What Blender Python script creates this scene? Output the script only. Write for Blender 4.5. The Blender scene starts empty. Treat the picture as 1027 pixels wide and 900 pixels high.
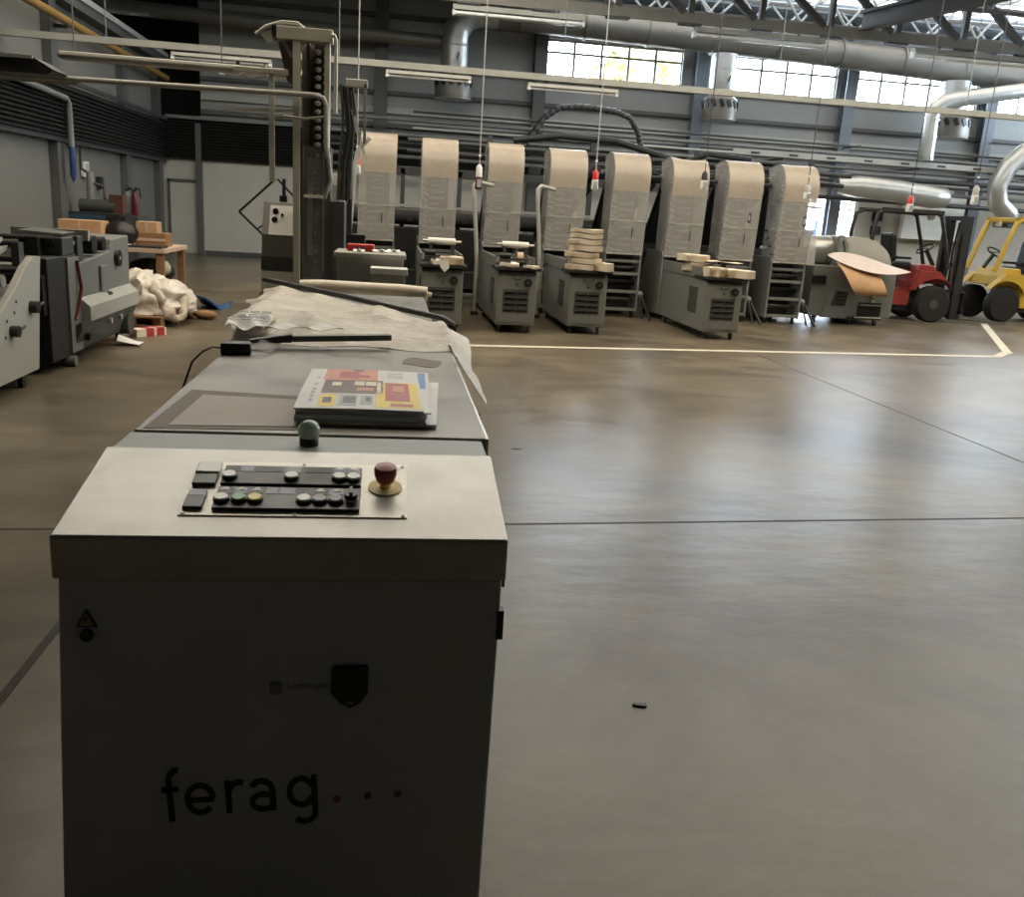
import bpy, math, random
from mathutils import Vector, Matrix, Quaternion, noise
random.seed(7)
PI = math.pi
C = bpy.context.scene.collection
sc = bpy.context.scene

# ------------------------------------------------------------------ helpers
def lin(c):
    return tuple((x / 12.92 if x <= 0.04045 else ((x + 0.055) / 1.055) ** 2.4) for x in c)

def rgb(r, g, b):
    return lin((r / 255, g / 255, b / 255))

class G:
    """collects simple solids and links them as one mesh object"""
    def __init__(self, off=(0, 0, 0)):
        self.v = []; self.f = []; self.o = Vector(off)

    def add(self, vs, fs):
        n = len(self.v)
        self.v += [tuple(Vector(p) - self.o) for p in vs]
        self.f += [tuple(i + n for i in f) for f in fs]
        return self

    def hexa(self, p):  # 4 bottom (ccw from above), 4 top
        return self.add(p, [(3, 2, 1, 0), (4, 5, 6, 7), (0, 1, 5, 4), (1, 2, 6, 5), (2, 3, 7, 6), (3, 0, 4, 7)])

    def box(self, x0, x1, y0, y1, z0, z1):
        return self.hexa([(x0, y0, z0), (x1, y0, z0), (x1, y1, z0), (x0, y1, z0),
                          (x0, y0, z1), (x1, y0, z1), (x1, y1, z1), (x0, y1, z1)])

    def obox(self, c, s, rx=0, ry=0, rz=0):
        M = Matrix.Rotation(rz, 3, 'Z') @ Matrix.Rotation(ry, 3, 'Y') @ Matrix.Rotation(rx, 3, 'X')
        h = [x / 2 for x in s]
        ps = []
        for z in (-1, 1):
            for x, y in ((-1, -1), (1, -1), (1, 1), (-1, 1)):
                ps.append(Vector(c) + M @ Vector((x * h[0], y * h[1], z * h[2])))
        return self.hexa(ps)

    def bar(self, a, b, w, h, up=(0, 0, 1)):
        a = Vector(a); b = Vector(b); d = (b - a).normalized(); u = Vector(up)
        if abs(d.dot(u)) > 0.98: u = Vector((0, 1, 0))
        s = d.cross(u).normalized(); u = s.cross(d).normalized()
        s *= w / 2; u *= h / 2
        return self.hexa([a - s - u, a + s - u, b + s - u, b - s - u, a - s + u, a + s + u, b + s + u, b - s + u])

    def cyl(self, a, b, r, n=16, r2=None, caps=True):
        a = Vector(a); b = Vector(b); r2 = r if r2 is None else r2
        d = (b - a).normalized(); u = Vector((0, 0, 1)) if abs(d.z) < 0.9 else Vector((1, 0, 0))
        s = d.cross(u).normalized(); u = s.cross(d)
        vs = []
        for c, rr in ((a, r), (b, r2)):
            for i in range(n):
                t = 2 * PI * i / n
                vs.append(c + s * (rr * math.cos(t)) + u * (rr * math.sin(t)))
        fs = [(i, (i + 1) % n, n + (i + 1) % n, n + i) for i in range(n)]
        if caps: fs += [tuple(range(n))[::-1], tuple(range(n, 2 * n))]
        return self.add(vs, fs)

    def tube(self, pts, r, n=8, closed=False):
        P = [Vector(p) for p in pts]; m = len(P)
        rs = r if isinstance(r, (list, tuple)) else [r] * m
        T = []
        for i in range(m):
            a = P[i - 1] if (i > 0 or closed) else P[i]
            b = P[(i + 1) % m] if (i < m - 1 or closed) else P[i]
            T.append((b - a).normalized())
        u = Vector((0, 0, 1)) if abs(T[0].z) < 0.9 else Vector((1, 0, 0))
        u = (u - T[0] * u.dot(T[0])).normalized()
        vs = []
        for i in range(m):
            if i: u = (T[i - 1].rotation_difference(T[i]) @ u); u = (u - T[i] * u.dot(T[i])).normalized()
            s = T[i].cross(u)
            for k in range(n):
                t = 2 * PI * k / n
                vs.append(P[i] + (u * math.cos(t) + s * math.sin(t)) * rs[i])
        fs = []
        for i in range(m if closed else m - 1):
            j = (i + 1) % m
            for k in range(n):
                fs.append((i * n + k, i * n + (k + 1) % n, j * n + (k + 1) % n, j * n + k))
        if not closed: fs += [tuple(range(n))[::-1], tuple(range((m - 1) * n, m * n))]
        return self.add(vs, fs)

    def prism(self, poly, ax, a0, a1):
        """poly: 2-D points in the plane across axis ax ('x': (y,z), 'y': (x,z), 'z': (x,y))"""
        def P(p, a):
            return {'x': (a, p[0], p[1]), 'y': (p[0], a, p[1]), 'z': (p[0], p[1], a)}[ax]
        n = len(poly)
        vs = [P(p, a0) for p in poly] + [P(p, a1) for p in poly]
        fs = [tuple(range(n))[::-1], tuple(range(n, 2 * n))] + [(i, (i + 1) % n, n + (i + 1) % n, n + i) for i in range(n)]
        return self.add(vs, fs)

    def lathe(self, prof, c, n=24, ax='z'):
        """prof: (radius, height) pairs"""
        vs = []; m = len(prof); c = Vector(c)
        for r, h in prof:
            for k in range(n):
                t = 2 * PI * k / n
                p = (r * math.cos(t), r * math.sin(t), h)
                if ax == 'y': p = (p[0], p[2], p[1])
                if ax == 'x': p = (p[2], p[0], p[1])
                vs.append(c + Vector(p))
        fs = [(i * n + k, i * n + (k + 1) % n, (i + 1) * n + (k + 1) % n, (i + 1) * n + k) for i in range(m - 1) for k in range(n)]
        if prof[0][0] > 1e-6: fs.append(tuple(range(n))[::-1])
        if prof[-1][0] > 1e-6: fs.append(tuple(range((m - 1) * n, m * n)))
        return self.add(vs, fs)

    def ball(self, c, r, n=12, sx=1, sy=1, sz=1):
        m = n // 2; vs = []; c = Vector(c)
        for i in range(m + 1):
            a = -PI / 2 + PI * i / m
            for k in range(n):
                t = 2 * PI * k / n
                vs.append(c + Vector((r * sx * math.cos(a) * math.cos(t), r * sy * math.cos(a) * math.sin(t), r * sz * math.sin(a))))
        return self.add(vs, [(i * n + k, i * n + (k + 1) % n, (i + 1) * n + (k + 1) % n, (i + 1) * n + k) for i in range(m) for k in range(n)])

    def sheet(self, fn, nu, nv, th=0.002):
        """thin curved sheet with real thickness: fn(u,v) -> point"""
        top = [Vector(fn(i / nu, j / nv)) for i in range(nu + 1) for j in range(nv + 1)]
        W = nv + 1
        nor = [Vector((0, 0, 0)) for _ in top]
        q = []
        for i in range(nu):
            for j in range(nv):
                f = (i * W + j, (i + 1) * W + j, (i + 1) * W + j + 1, i * W + j + 1); q.append(f)
                n = (top[f[1]] - top[f[0]]).cross(top[f[3]] - top[f[0]])
                for k in f: nor[k] += n
        bot = [p - (n.normalized() * th if n.length > 1e-12 else Vector((0, 0, th))) for p, n in zip(top, nor)]
        N = len(top)
        fs = q + [tuple(N + k for k in f[::-1]) for f in q]
        for i in range(nu):
            a, b = i * W, (i + 1) * W; fs.append((b, a, N + a, N + b))
            a, b = i * W + nv, (i + 1) * W + nv; fs.append((a, b, N + b, N + a))
        for j in range(nv):
            a, b = j, j + 1; fs.append((a, b, N + b, N + a))
            a, b = nu * W + j, nu * W + j + 1; fs.append((b, a, N + a, N + b))
        return self.add(top + bot, fs)

    def out(self, name, m, parent=None, bevel=0, smooth=None, loc=None, label=None):
        me = bpy.data.meshes.new(name)
        me.from_pydata(self.v, [], self.f); me.materials.append(m)
        me.validate()
        if smooth is not None:
            me.polygons.foreach_set('use_smooth', [True] * len(me.polygons))
            me.set_sharp_from_angle(angle=math.radians(smooth))
        me.update()
        o = bpy.data.objects.new(name, me); C.objects.link(o)
        if parent is not None: o.parent = parent
        if loc is not None: o.location = loc
        if bevel:
            b = o.modifiers.new('bevel', 'BEVEL'); b.width = bevel; b.segments = 2; b.limit_method = 'ANGLE'
            b.angle_limit = math.radians(40)
        if label: o['label'] = label
        return o

def thing(name, label, cat, loc=(0, 0, 0), rz=0, group=None):
    o = bpy.data.objects.new(name, None); C.objects.link(o)
    o.empty_display_size = 0.1
    o.location = loc; o.rotation_euler = (0, 0, rz); o['label'] = label; o['category'] = cat
    if group: o['group'] = group
    return o

def tag(o, label, cat, group=None):
    o['label'] = label; o['category'] = cat
    if group: o['group'] = group
    return o

def struct(o, label=None):
    o['kind'] = 'structure'
    if label: o['label'] = label
    return o

def dup(root, loc, rz, label=None):
    r = root.copy(); C.objects.link(r); r.location = loc; r.rotation_euler = (0, 0, rz)
    if label: r['label'] = label
    for ch in list(root.children):
        c = ch.copy(); C.objects.link(c); c.parent = r
        for g in ch.children:
            d = g.copy(); C.objects.link(d); d.parent = c
    return r

# ------------------------------------------------------------------ materials
def mat(name, col, rough=0.6, metal=0.0, var=0.18, scale=5.0, bump=0.0, bscale=60.0, col2=None, alpha=None,
        spec=0.5, stretch=(1, 1, 1), rvar=0.1, thresh=(0.3, 0.75), coat=0.0):
    m = bpy.data.materials.new(name); m.use_nodes = True
    nt = m.node_tree; N = nt.nodes; L = nt.links
    p = N['Principled BSDF']
    p.inputs['Roughness'].default_value = rough; p.inputs['Metallic'].default_value = metal
    p.inputs['Specular IOR Level'].default_value = spec
    if coat: p.inputs['Coat Weight'].default_value = coat; p.inputs['Coat Roughness'].default_value = .36
    tc = N.new('ShaderNodeTexCoord'); mp = N.new('ShaderNodeMapping'); mp.inputs['Scale'].default_value = stretch
    L.new(tc.outputs['Object'], mp.inputs['Vector'])
    nz = N.new('ShaderNodeTexNoise'); nz.inputs['Scale'].default_value = scale; nz.inputs['Detail'].default_value = 6
    nz.inputs['Roughness'].default_value = 0.65
    L.new(mp.outputs['Vector'], nz.inputs['Vector'])
    rp = N.new('ShaderNodeValToRGB')
    c2 = col2 if col2 else tuple(c * (1 - var) for c in col)
    c1 = col if col2 else tuple(min(1, c * (1 + var * 0.6)) for c in col)
    rp.color_ramp.elements[0].position = thresh[0]; rp.color_ramp.elements[1].position = thresh[1]
    rp.color_ramp.elements[0].color = (*c2, 1); rp.color_ramp.elements[1].color = (*c1, 1)
    L.new(nz.outputs['Fac'], rp.inputs['Fac']); L.new(rp.outputs['Color'], p.inputs['Base Color'])
    mr = N.new('ShaderNodeMapRange'); mr.inputs['From Min'].default_value = 0.3; mr.inputs['From Max'].default_value = 0.7
    lo, hi = (max(.285, rough - rvar), max(.285, rough + rvar)) if rough >= .28 else (max(.02, rough - rvar), min(.265, rough + rvar))
    mr.inputs['To Min'].default_value = lo; mr.inputs['To Max'].default_value = min(1, hi)
    L.new(nz.outputs['Fac'], mr.inputs['Value']); L.new(mr.outputs['Result'], p.inputs['Roughness'])
    if bump:
        n2 = N.new('ShaderNodeTexNoise'); n2.inputs['Scale'].default_value = bscale; n2.inputs['Detail'].default_value = 4
        L.new(mp.outputs['Vector'], n2.inputs['Vector'])
        b = N.new('ShaderNodeBump'); b.inputs['Strength'].default_value = bump; b.inputs['Distance'].default_value = 0.02
        L.new(n2.outputs['Fac'], b.inputs['Height']); L.new(b.outputs['Normal'], p.inputs['Normal'])
    if alpha is not None:
        ma = N.new('ShaderNodeMapRange'); ma.inputs['From Min'].default_value = 0.3; ma.inputs['From Max'].default_value = 0.7
        ma.inputs['To Min'].default_value = alpha[0]; ma.inputs['To Max'].default_value = alpha[1]
        L.new(nz.outputs['Fac'], ma.inputs['Value']); L.new(ma.outputs['Result'], p.inputs['Alpha'])
    return m

M = {}
M['gray'] = mat('machine_gray', rgb(120, 122, 118), 0.5, var=.12, scale=4)
M['gray_dk'] = mat('machine_dark_gray', rgb(70, 72, 70), 0.5, var=.2, scale=5)
M['gray_lt'] = mat('light_gray_paint', rgb(168, 168, 160), 0.5, var=.1, scale=4)
M['cream'] = mat('cream_paint', rgb(160, 159, 150), 0.5, var=.12, scale=6)
M['black'] = mat('black_plastic', rgb(22, 22, 22), 0.45, var=.3)
M['iron'] = mat('dark_iron', rgb(38, 38, 38), 0.55, var=.35, scale=12)
M['rubber'] = mat('tyre_rubber', rgb(30, 29, 28), 0.85, var=.2)
M['steel'] = mat('bright_steel', rgb(190, 190, 188), 0.28, metal=1.0, var=.12, scale=8)
M['steel_dk'] = mat('worn_steel', rgb(120, 118, 114), 0.38, metal=1.0, var=.25, scale=9)
M['galv'] = mat('galvanised_duct', rgb(180, 179, 174), 0.3, metal=.6, var=.15, scale=3)
M['duct'] = mat('dull_duct', rgb(122, 119, 112), 0.42, metal=.35, var=.2, scale=2)
M['red'] = mat('red_plastic', rgb(196, 38, 36), 0.4)
M['paper'] = mat('newsprint', rgb(214, 202, 182), 0.85, var=.12, scale=14)
M['white'] = mat('white_plastic', rgb(226, 226, 220), 0.4, var=.06)
M['whitepaper'] = mat('white_paper', rgb(234, 232, 228), 0.7, var=.05)
M['card'] = mat('cardboard', rgb(196, 156, 118), 0.85, var=.15, scale=7)
M['flapcard'] = mat('pinkish_pale_cardboard', rgb(206, 192, 184), .75, var=.1, scale=7)  # paler and pinker than the hanging flap
M['cardpale'] = mat('pale_cardboard', rgb(205, 178, 158), 0.8, var=.12, scale=7)
M['wood'] = mat('pallet_wood', rgb(150, 112, 78), 0.85, var=.35, scale=4, stretch=(1, 8, 8))
M['film'] = mat('crumpled_plastic', rgb(222, 216, 204), 0.35, var=.25, scale=4, bump=.7, bscale=26, alpha=(.86, .98), col2=rgb(206, 192, 168), stretch=(1, 2.2, 1))
M['hood_top'] = mat('dusty_hood', rgb(176, 164, 148), 0.3, var=.12, scale=2.5, alpha=(.84, .93), rvar=.06)
M['hood_clear'] = mat('hazy_acrylic', rgb(186, 183, 176), 0.18, var=.06, scale=1.2, alpha=(.38, .42), rvar=.04, stretch=(1, 1, .4))
M['hood_side'] = mat('hazy_acrylic_side', rgb(196, 194, 190), 0.2, var=.06, scale=1.2, alpha=(.42, .48))
M['clear'] = mat('clear_acrylic', rgb(190, 192, 190), 0.12, var=.1, scale=3, alpha=(.12, .25))
M['glass_dome'] = mat('pale_dome_glass', rgb(190, 205, 190), 0.08, var=.05, alpha=(.7, .85))
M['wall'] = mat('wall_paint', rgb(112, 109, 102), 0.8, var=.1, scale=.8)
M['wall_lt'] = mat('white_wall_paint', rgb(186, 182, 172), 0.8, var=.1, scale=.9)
M['clad'] = mat('metal_cladding', rgb(146, 146, 142), 0.55, var=.08, scale=1.2)
M['column'] = mat('column_paint', rgb(84, 84, 82), 0.6, var=.15, scale=2)
M['column_daylit'] = mat('daylit_column_paint', rgb(116, 122, 130), 0.55, var=.12, scale=2)  # column paint tinted blue for the daylight glare on the right
M['band'] = mat('dark_louvre', rgb(34, 33, 31), 0.6, var=.3, scale=3)
M['pipe'] = mat('gray_pipe', rgb(120, 122, 120), 0.45, var=.15)
M['pipe_dk'] = mat('dark_pipe', rgb(62, 62, 62), 0.5, var=.2)
M['cream_lt'] = mat('column_cream_paint', rgb(184, 183, 170), 0.5, var=.12, scale=6)
M['yellow_pipe'] = mat('yellow_pipe', rgb(146, 114, 58), 0.5, var=.15)
M['truss'] = mat('truss_steel', rgb(74, 72, 70), 0.55, var=.2)
M['truss_lt'] = mat('light_truss_steel', rgb(150, 152, 152), 0.5, var=.15)
M['roof'] = mat('roof_deck', rgb(120, 128, 136), 0.7, var=.1)
M['dark_void'] = mat('unlit_recess_dark', rgb(40, 39, 37), 0.8, var=.2, scale=1)  # dark colour stands in for the lack of light next door
M['forkred'] = mat('red_forklift_paint', rgb(134, 52, 46), 0.4, var=.25)
M['forkyel'] = mat('yellow_forklift_paint', rgb(196, 162, 60), 0.4, var=.15)
M['blue'] = mat('blue_paint', rgb(44, 82, 128), 0.5, var=.15)
M['bluecab'] = mat('blue_machine_front', rgb(50, 74, 92), 0.5, var=.25)
M['tape'] = mat('floor_paint_white', rgb(206, 200, 184), 0.7, var=.2, scale=9)
M['joint'] = mat('joint_filler', rgb(58, 52, 46), 0.8, var=.3)
M['label_blue'] = mat('blue_label', rgb(52, 74, 112), 0.35, var=.1)
M['green'] = mat('green_lens', rgb(60, 150, 80), 0.3, var=.05)
M['yellow'] = mat('yellow_lens', rgb(220, 205, 70), 0.3, var=.05)
M['lens'] = mat('white_lens', rgb(236, 236, 230), 0.3, var=.05)
M['estop'] = mat('estop_red', rgb(146, 54, 50), 0.4, var=.15)
M['ochre'] = mat('ochre_ring', rgb(230, 204, 140), 0.6, var=.15, scale=30)
M['console'] = mat('console_paint', rgb(178, 173, 162), 0.36, metal=.12, var=.1, scale=9, col2=rgb(158, 153, 143), thresh=(.35, .6), spec=.8, coat=.35)
M['console_cool'] = mat('console_paint_cool', rgb(172, 176, 180), 0.5, var=.06, scale=4)  # same paint as the lid, cooled to counter warm bounce light
M['hinge'] = mat('hinge_strip_paint', rgb(138, 142, 136), 0.45, var=.08)
M['table'] = mat('stained_steel_top', rgb(142, 136, 129), 0.36, metal=.35, var=.3, scale=4, rvar=.08, col2=rgb(118, 112, 105))
M['rust'] = mat('glue_stain', rgb(112, 98, 84), 0.7, var=.25, scale=20)
M['plate'] = mat('brushed_plate', rgb(222, 216, 204), 0.36, metal=.15, var=.12, scale=10, stretch=(1, 8, 8))
M['bag'] = mat('black_sack', rgb(26, 25, 25), 0.4, var=.3)
M['extred'] = mat('extinguisher_red', rgb(92, 26, 32), 0.35)
M['purple'] = mat('brown_back_panel', rgb(112, 98, 94), 0.6, var=.1)
M['tube'] = mat('lamp_tube_glass', rgb(236, 236, 232), 0.25, var=.02)
M['leaf'] = mat('autumn_leaves', rgb(190, 176, 110), 0.8, var=.3, scale=3, col2=rgb(140, 140, 96))
M['ground'] = mat('yard_ground', rgb(170, 170, 168), 0.9)
M['p_orange'] = mat('print_orange', rgb(226, 160, 128), 0.5, var=.25, scale=16, col2=rgb(200, 110, 80))
M['p_red'] = mat('print_red', rgb(205, 60, 70), 0.5, var=.2, scale=24, col2=rgb(150, 40, 40))
M['p_brown'] = mat('print_brown', rgb(92, 56, 46), 0.5, var=.35, scale=40)
M['p_yellow'] = mat('print_yellow', rgb(238, 206, 60), 0.5, var=.12, scale=20)
M['p_gray'] = mat('print_gray', rgb(170, 174, 178), 0.5, var=.25, scale=40)
M['p_cream'] = mat('print_cream', rgb(238, 222, 196), 0.5, var=.1, scale=40)
M['p_dark'] = mat('print_dark', rgb(60, 60, 62), 0.5, var=.2, scale=60)
M['p_blue'] = mat('print_blue', rgb(70, 130, 190), 0.5, var=.1)
M['ink'] = mat('black_ink', rgb(14, 14, 14), 0.5, var=.1)
M['ink_red'] = mat('dark_red_ink', rgb(118, 66, 62), 0.5, var=.1)
M['ink_faint'] = mat('faint_ink', rgb(112, 112, 110), 0.6, var=.1)
M['sign_y'] = mat('worn_sign', rgb(150, 148, 110), 0.6, var=.15)

def floor_material():
    m = bpy.data.materials.new('polished_concrete'); m.use_nodes = True
    nt = m.node_tree; N = nt.nodes; L = nt.links; p = N['Principled BSDF']
    tc = N.new('ShaderNodeTexCoord')
    def noise(scale, detail, st=(1, 1, 1), rough=.6, dist=0):
        mp = N.new('ShaderNodeMapping'); mp.inputs['Scale'].default_value = st
        L.new(tc.outputs['Object'], mp.inputs['Vector'])
        n = N.new('ShaderNodeTexNoise'); n.inputs['Scale'].default_value = scale; n.inputs['Detail'].default_value = detail
        n.inputs['Roughness'].default_value = rough; n.inputs['Distortion'].default_value = dist
        L.new(mp.outputs['Vector'], n.inputs['Vector']); return n
    a = noise(.55, 5, dist=.8); b = noise(1.7, 4, (1, 1.5, 1), .5); c = noise(14, 4)
    r1 = N.new('ShaderNodeValToRGB')
    r1.color_ramp.elements[0].position = .32; r1.color_ramp.elements[1].position = .7
    r1.color_ramp.elements[0].color = (*rgb(88, 80, 67), 1); r1.color_ramp.elements[1].color = (*rgb(130, 120, 102), 1)
    L.new(a.outputs['Fac'], r1.inputs['Fac'])
    r2 = N.new('ShaderNodeValToRGB')
    r2.color_ramp.elements[0].position = .3; r2.color_ramp.elements[1].position = .72
    r2.color_ramp.elements[0].color = (.72, .72, .72, 1); r2.color_ramp.elements[1].color = (1.1, 1.1, 1.08, 1)
    L.new(b.outputs['Fac'], r2.inputs['Fac'])
    mx = N.new('ShaderNodeMix'); mx.data_type = 'RGBA'; mx.blend_type = 'MULTIPLY'; mx.inputs['Factor'].default_value = .85
    L.new(r1.outputs['Color'], mx.inputs['A']); L.new(r2.outputs['Color'], mx.inputs['B'])
    r3 = N.new('ShaderNodeValToRGB')
    r3.color_ramp.elements[0].position = .25; r3.color_ramp.elements[1].position = .6
    r3.color_ramp.elements[0].color = (.85, .85, .85, 1); r3.color_ramp.elements[1].color = (1, 1, 1, 1)
    L.new(c.outputs['Fac'], r3.inputs['Fac'])
    mx2 = N.new('ShaderNodeMix'); mx2.data_type = 'RGBA'; mx2.blend_type = 'MULTIPLY'; mx2.inputs['Factor'].default_value = .6
    L.new(mx.outputs['Result'], mx2.inputs['A']); L.new(r3.outputs['Color'], mx2.inputs['B'])
    L.new(mx2.outputs['Result'], p.inputs['Base Color'])
    mr = N.new('ShaderNodeMapRange'); mr.inputs['From Min'].default_value = .3; mr.inputs['From Max'].default_value = .7
    mr.inputs['To Min'].default_value = FLOOR_ROUGH[0]; mr.inputs['To Max'].default_value = FLOOR_ROUGH[1]
    L.new(b.outputs['Fac'], mr.inputs['Value']); L.new(mr.outputs['Result'], p.inputs['Roughness'])
    w = noise(3.6, 4, (.6, 1.3, 1), rough=.5)
    bu = N.new('ShaderNodeBump'); bu.inputs['Strength'].default_value = .22; bu.inputs['Distance'].default_value = .03
    L.new(w.outputs['Fac'], bu.inputs['Height']); L.new(bu.outputs['Normal'], p.inputs['Normal'])
    p.inputs['Specular IOR Level'].default_value = .28
    return m
FLOOR_ROUGH = (.285, .34)
M['floor'] = floor_material()

def glass_material():
    m = bpy.data.materials.new('window_glass'); m.use_nodes = True
    nt = m.node_tree; N = nt.nodes; L = nt.links
    for n in list(N):
        if n.type != 'OUTPUT_MATERIAL': N.remove(n)
    out = [n for n in N if n.type == 'OUTPUT_MATERIAL'][0]
    t = N.new('ShaderNodeBsdfTransparent'); t.inputs['Color'].default_value = (.93, .95, .96, 1)
    g = N.new('ShaderNodeBsdfGlossy'); g.inputs['Roughness'].default_value = .05
    x = N.new('ShaderNodeMixShader'); x.inputs[0].default_value = .06
    L.new(t.outputs[0], x.inputs[1]); L.new(g.outputs[0], x.inputs[2]); L.new(x.outputs[0], out.inputs['Surface'])
    return m
M['glass'] = glass_material()

# ------------------------------------------------------------------ camera
R0 = Vector((0.98983855, -0.1288416, 0.06016224))      # right
R1 = Vector((-0.02509703, 0.25815656, 0.96577706))     # up
R2 = Vector((-0.13996354, -0.95747325, 0.25229977))    # backwards
cd = bpy.data.cameras.new('camera'); cam = bpy.data.objects.new('camera', cd); C.objects.link(cam)
cam.matrix_world = Matrix(((R0.x, R1.x, R2.x, 0), (R0.y, R1.y, R2.y, 0), (R0.z, R1.z, R2.z, 1.6), (0, 0, 0, 1)))
cd.sensor_fit = 'HORIZONTAL'; cd.sensor_width = 36.0; cd.lens = 900.0 / 1027.0 * 36.0
cd.clip_start = 0.05; cd.clip_end = 200
sc.camera = cam

# ------------------------------------------------------------------ sky
w = bpy.data.worlds.new('sky'); sc.world = w; w.use_nodes = True
nt = w.node_tree; bg = nt.nodes['Background']
tc = nt.nodes.new('ShaderNodeTexCoord'); sx = nt.nodes.new('ShaderNodeSeparateXYZ')
rp = nt.nodes.new('ShaderNodeValToRGB')
rp.color_ramp.elements[0].position = 0.0; rp.color_ramp.elements[0].color = (2.2, 2.6, 3.05, 1)
rp.color_ramp.elements[1].position = 0.8; rp.color_ramp.elements[1].color = (1.0, .955, .88, 1)
nt.links.new(tc.outputs['Generated'], sx.inputs[0]); nt.links.new(sx.outputs['Z'], rp.inputs['Fac'])
nt.links.new(rp.outputs['Color'], bg.inputs['Color'])
bg.inputs['Strength'].default_value = SKY_STRENGTH = 9.0
sc.view_settings.view_transform = 'Standard'; sc.view_settings.look = 'None'
sc.view_settings.gamma = 1; sc.view_settings.use_curve_mapping = False
sc.view_settings.exposure = 0.8
try:
    sc.cycles.transparent_max_bounces = 24
    sc.cycles.max_bounces = 10; sc.cycles.diffuse_bounces = 6
    sc.cycles.sample_clamp_indirect = 6.0
    sc.cycles.use_denoising = True
    sc.cycles.caustics_reflective = False
except Exception:
    pass

def portal(name, loc, sx_, sy_, rot):
    """opening through which the sky lights the hall"""
    l = bpy.data.lights.new(name, 'AREA'); l.shape = 'RECTANGLE'; l.size = sx_; l.size_y = sy_
    l.cycles.is_portal = True
    o = bpy.data.objects.new(name, l); C.objects.link(o); o.location = loc; o.rotation_euler = rot

# ------------------------------------------------------------------ hall shell
XL, XR, YB, YF, ZT = -6.1, 23.0, -11.0, 26.0, 7.3
def S(name, g, m, **k):
    return struct(g.out(name, m, **k))

S('floor', G().box(-9.2, XR + .2, YB - .2, YF + .3, -.2, 0), M['floor'])
S('floor_joint', G().box(-1.215, -1.183, YB, YF, 0, .0015), M['joint'])
S('floor_joint', G().box(4.83, 4.845, YB, 11.25, 0, .0015), M['joint'])
S('floor_joint', G().hexa([(-6, 4.11, 0), (-1.2, 4.335, 0), (-1.2, 4.355, 0), (-6, 4.13, 0), (-6, 4.11, .0015), (-1.2, 4.335, .0015), (-1.2, 4.355, .0015), (-6, 4.13, .0015)])
  .hexa([(-1.2, 4.335, 0), (XR, 6.13, 0), (XR, 6.15, 0), (-1.2, 4.355, 0), (-1.2, 4.335, .0015), (XR, 6.13, .0015), (XR, 6.15, .0015), (-1.2, 4.355, .0015)]), M['joint'])
# painted line: along the machine row, chamfered corner, then back past the forklifts
g = G()
def strip(a, b, w_):
    a = Vector((*a, 0)); b = Vector((*b, 0)); s = (b - a).normalized().cross(Vector((0, 0, 1))) * w_ / 2
    up = Vector((0, 0, .002))
    g.hexa([a + s, b + s, b - s, a - s, a + s + up, b + s + up, b - s + up, a - s + up])
strip((-.2, 10.85), (8.95, 12.12), .13); strip((8.9, 12.1), (9.42, 12.62), .13); strip((9.4, 12.55), (12.2, 17.2), .13)
S('floor_marking', g, M['tape'])
# dropped scraps and stains on the concrete
for k, (x, y, a, r_) in enumerate([(.885, 2.66, .4, .022), (.92, 6.06, .1, .03), (-1.05, 2.25, .8, .03)]):
    o = G().prism([(r_ * 1.2 * math.cos(t + a) + .35 * r_ * math.sin(3 * t), r_ * .5 * math.sin(t) + .2 * r_ * math.cos(2 * t)) for t in [2 * PI * i / 14 for i in range(14)]], 'z', 0, .002 if k else .006).out('floor_debris', M['iron'], loc=(x, y, .001))
    tag(o, ['dark curled scrap lying on the concrete right of the control console',
            'small dark oil spot on the concrete beside the console top corner',
            'dark smudge on the concrete left of the console front'][k], 'debris')

# back wall: plaster below, cladding above, with openings
DX0, DX1, DZ = 11.9, 13.62, 2.62
WZ0, WZ1 = 5.29, 6.27
WIN = [(4.1, 7.92), (8.75, 12.5), (13.12, 16.9), (17.5, 21.3)]
g = G()
g.box(XL, DX0, YF, YF + .3, 0, 3.3); g.box(DX1, XR, YF, YF + .3, 0, 3.3); g.box(DX0, DX1, YF, YF + .3, DZ, 3.3)
S('wall_back', g, M['wall_lt'])
g = G()
g.box(-5.03, XR, YF, YF + .3, 3.3, WZ0)
g.box(-5.03, XR, YF, YF + .3, WZ1, ZT)
xs = [-5.03] + [v for a in WIN for v in a] + [XR]
for i in range(0, len(xs), 2): g.box(xs[i], xs[i + 1], YF, YF + .3, WZ0, WZ1)
z = 3.4
S('wall_back_upper', g, M['clad'])
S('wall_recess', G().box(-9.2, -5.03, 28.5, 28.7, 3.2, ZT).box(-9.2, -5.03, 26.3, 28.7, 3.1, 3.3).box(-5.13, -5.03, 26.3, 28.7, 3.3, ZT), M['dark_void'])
# left wall, lower than the roof, unlit space beyond it painted dark
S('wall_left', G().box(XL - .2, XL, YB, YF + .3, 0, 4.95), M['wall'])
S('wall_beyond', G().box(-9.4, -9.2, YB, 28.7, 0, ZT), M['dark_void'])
RY0, RY1, RZ0, RZ1 = 16.5, 24.5, 4.4, 6.5
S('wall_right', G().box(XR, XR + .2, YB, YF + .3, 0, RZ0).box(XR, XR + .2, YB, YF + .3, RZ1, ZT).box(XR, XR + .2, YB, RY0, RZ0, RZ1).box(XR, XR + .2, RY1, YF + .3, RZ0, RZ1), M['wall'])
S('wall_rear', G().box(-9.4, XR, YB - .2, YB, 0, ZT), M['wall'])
S('trim_1', G().box(XL, XL + .28, YB, 25.9, 4.78, 4.95), M['column'])
S('trim_2', G().box(XL + .05, XL + .32, YB, 25.9, 4.95, 5.06), M['gray_lt'])
S('baseboard_back', G().box(-5.0, DX0, YF - .03, YF, 0, .14), M['gray_dk'])
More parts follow.
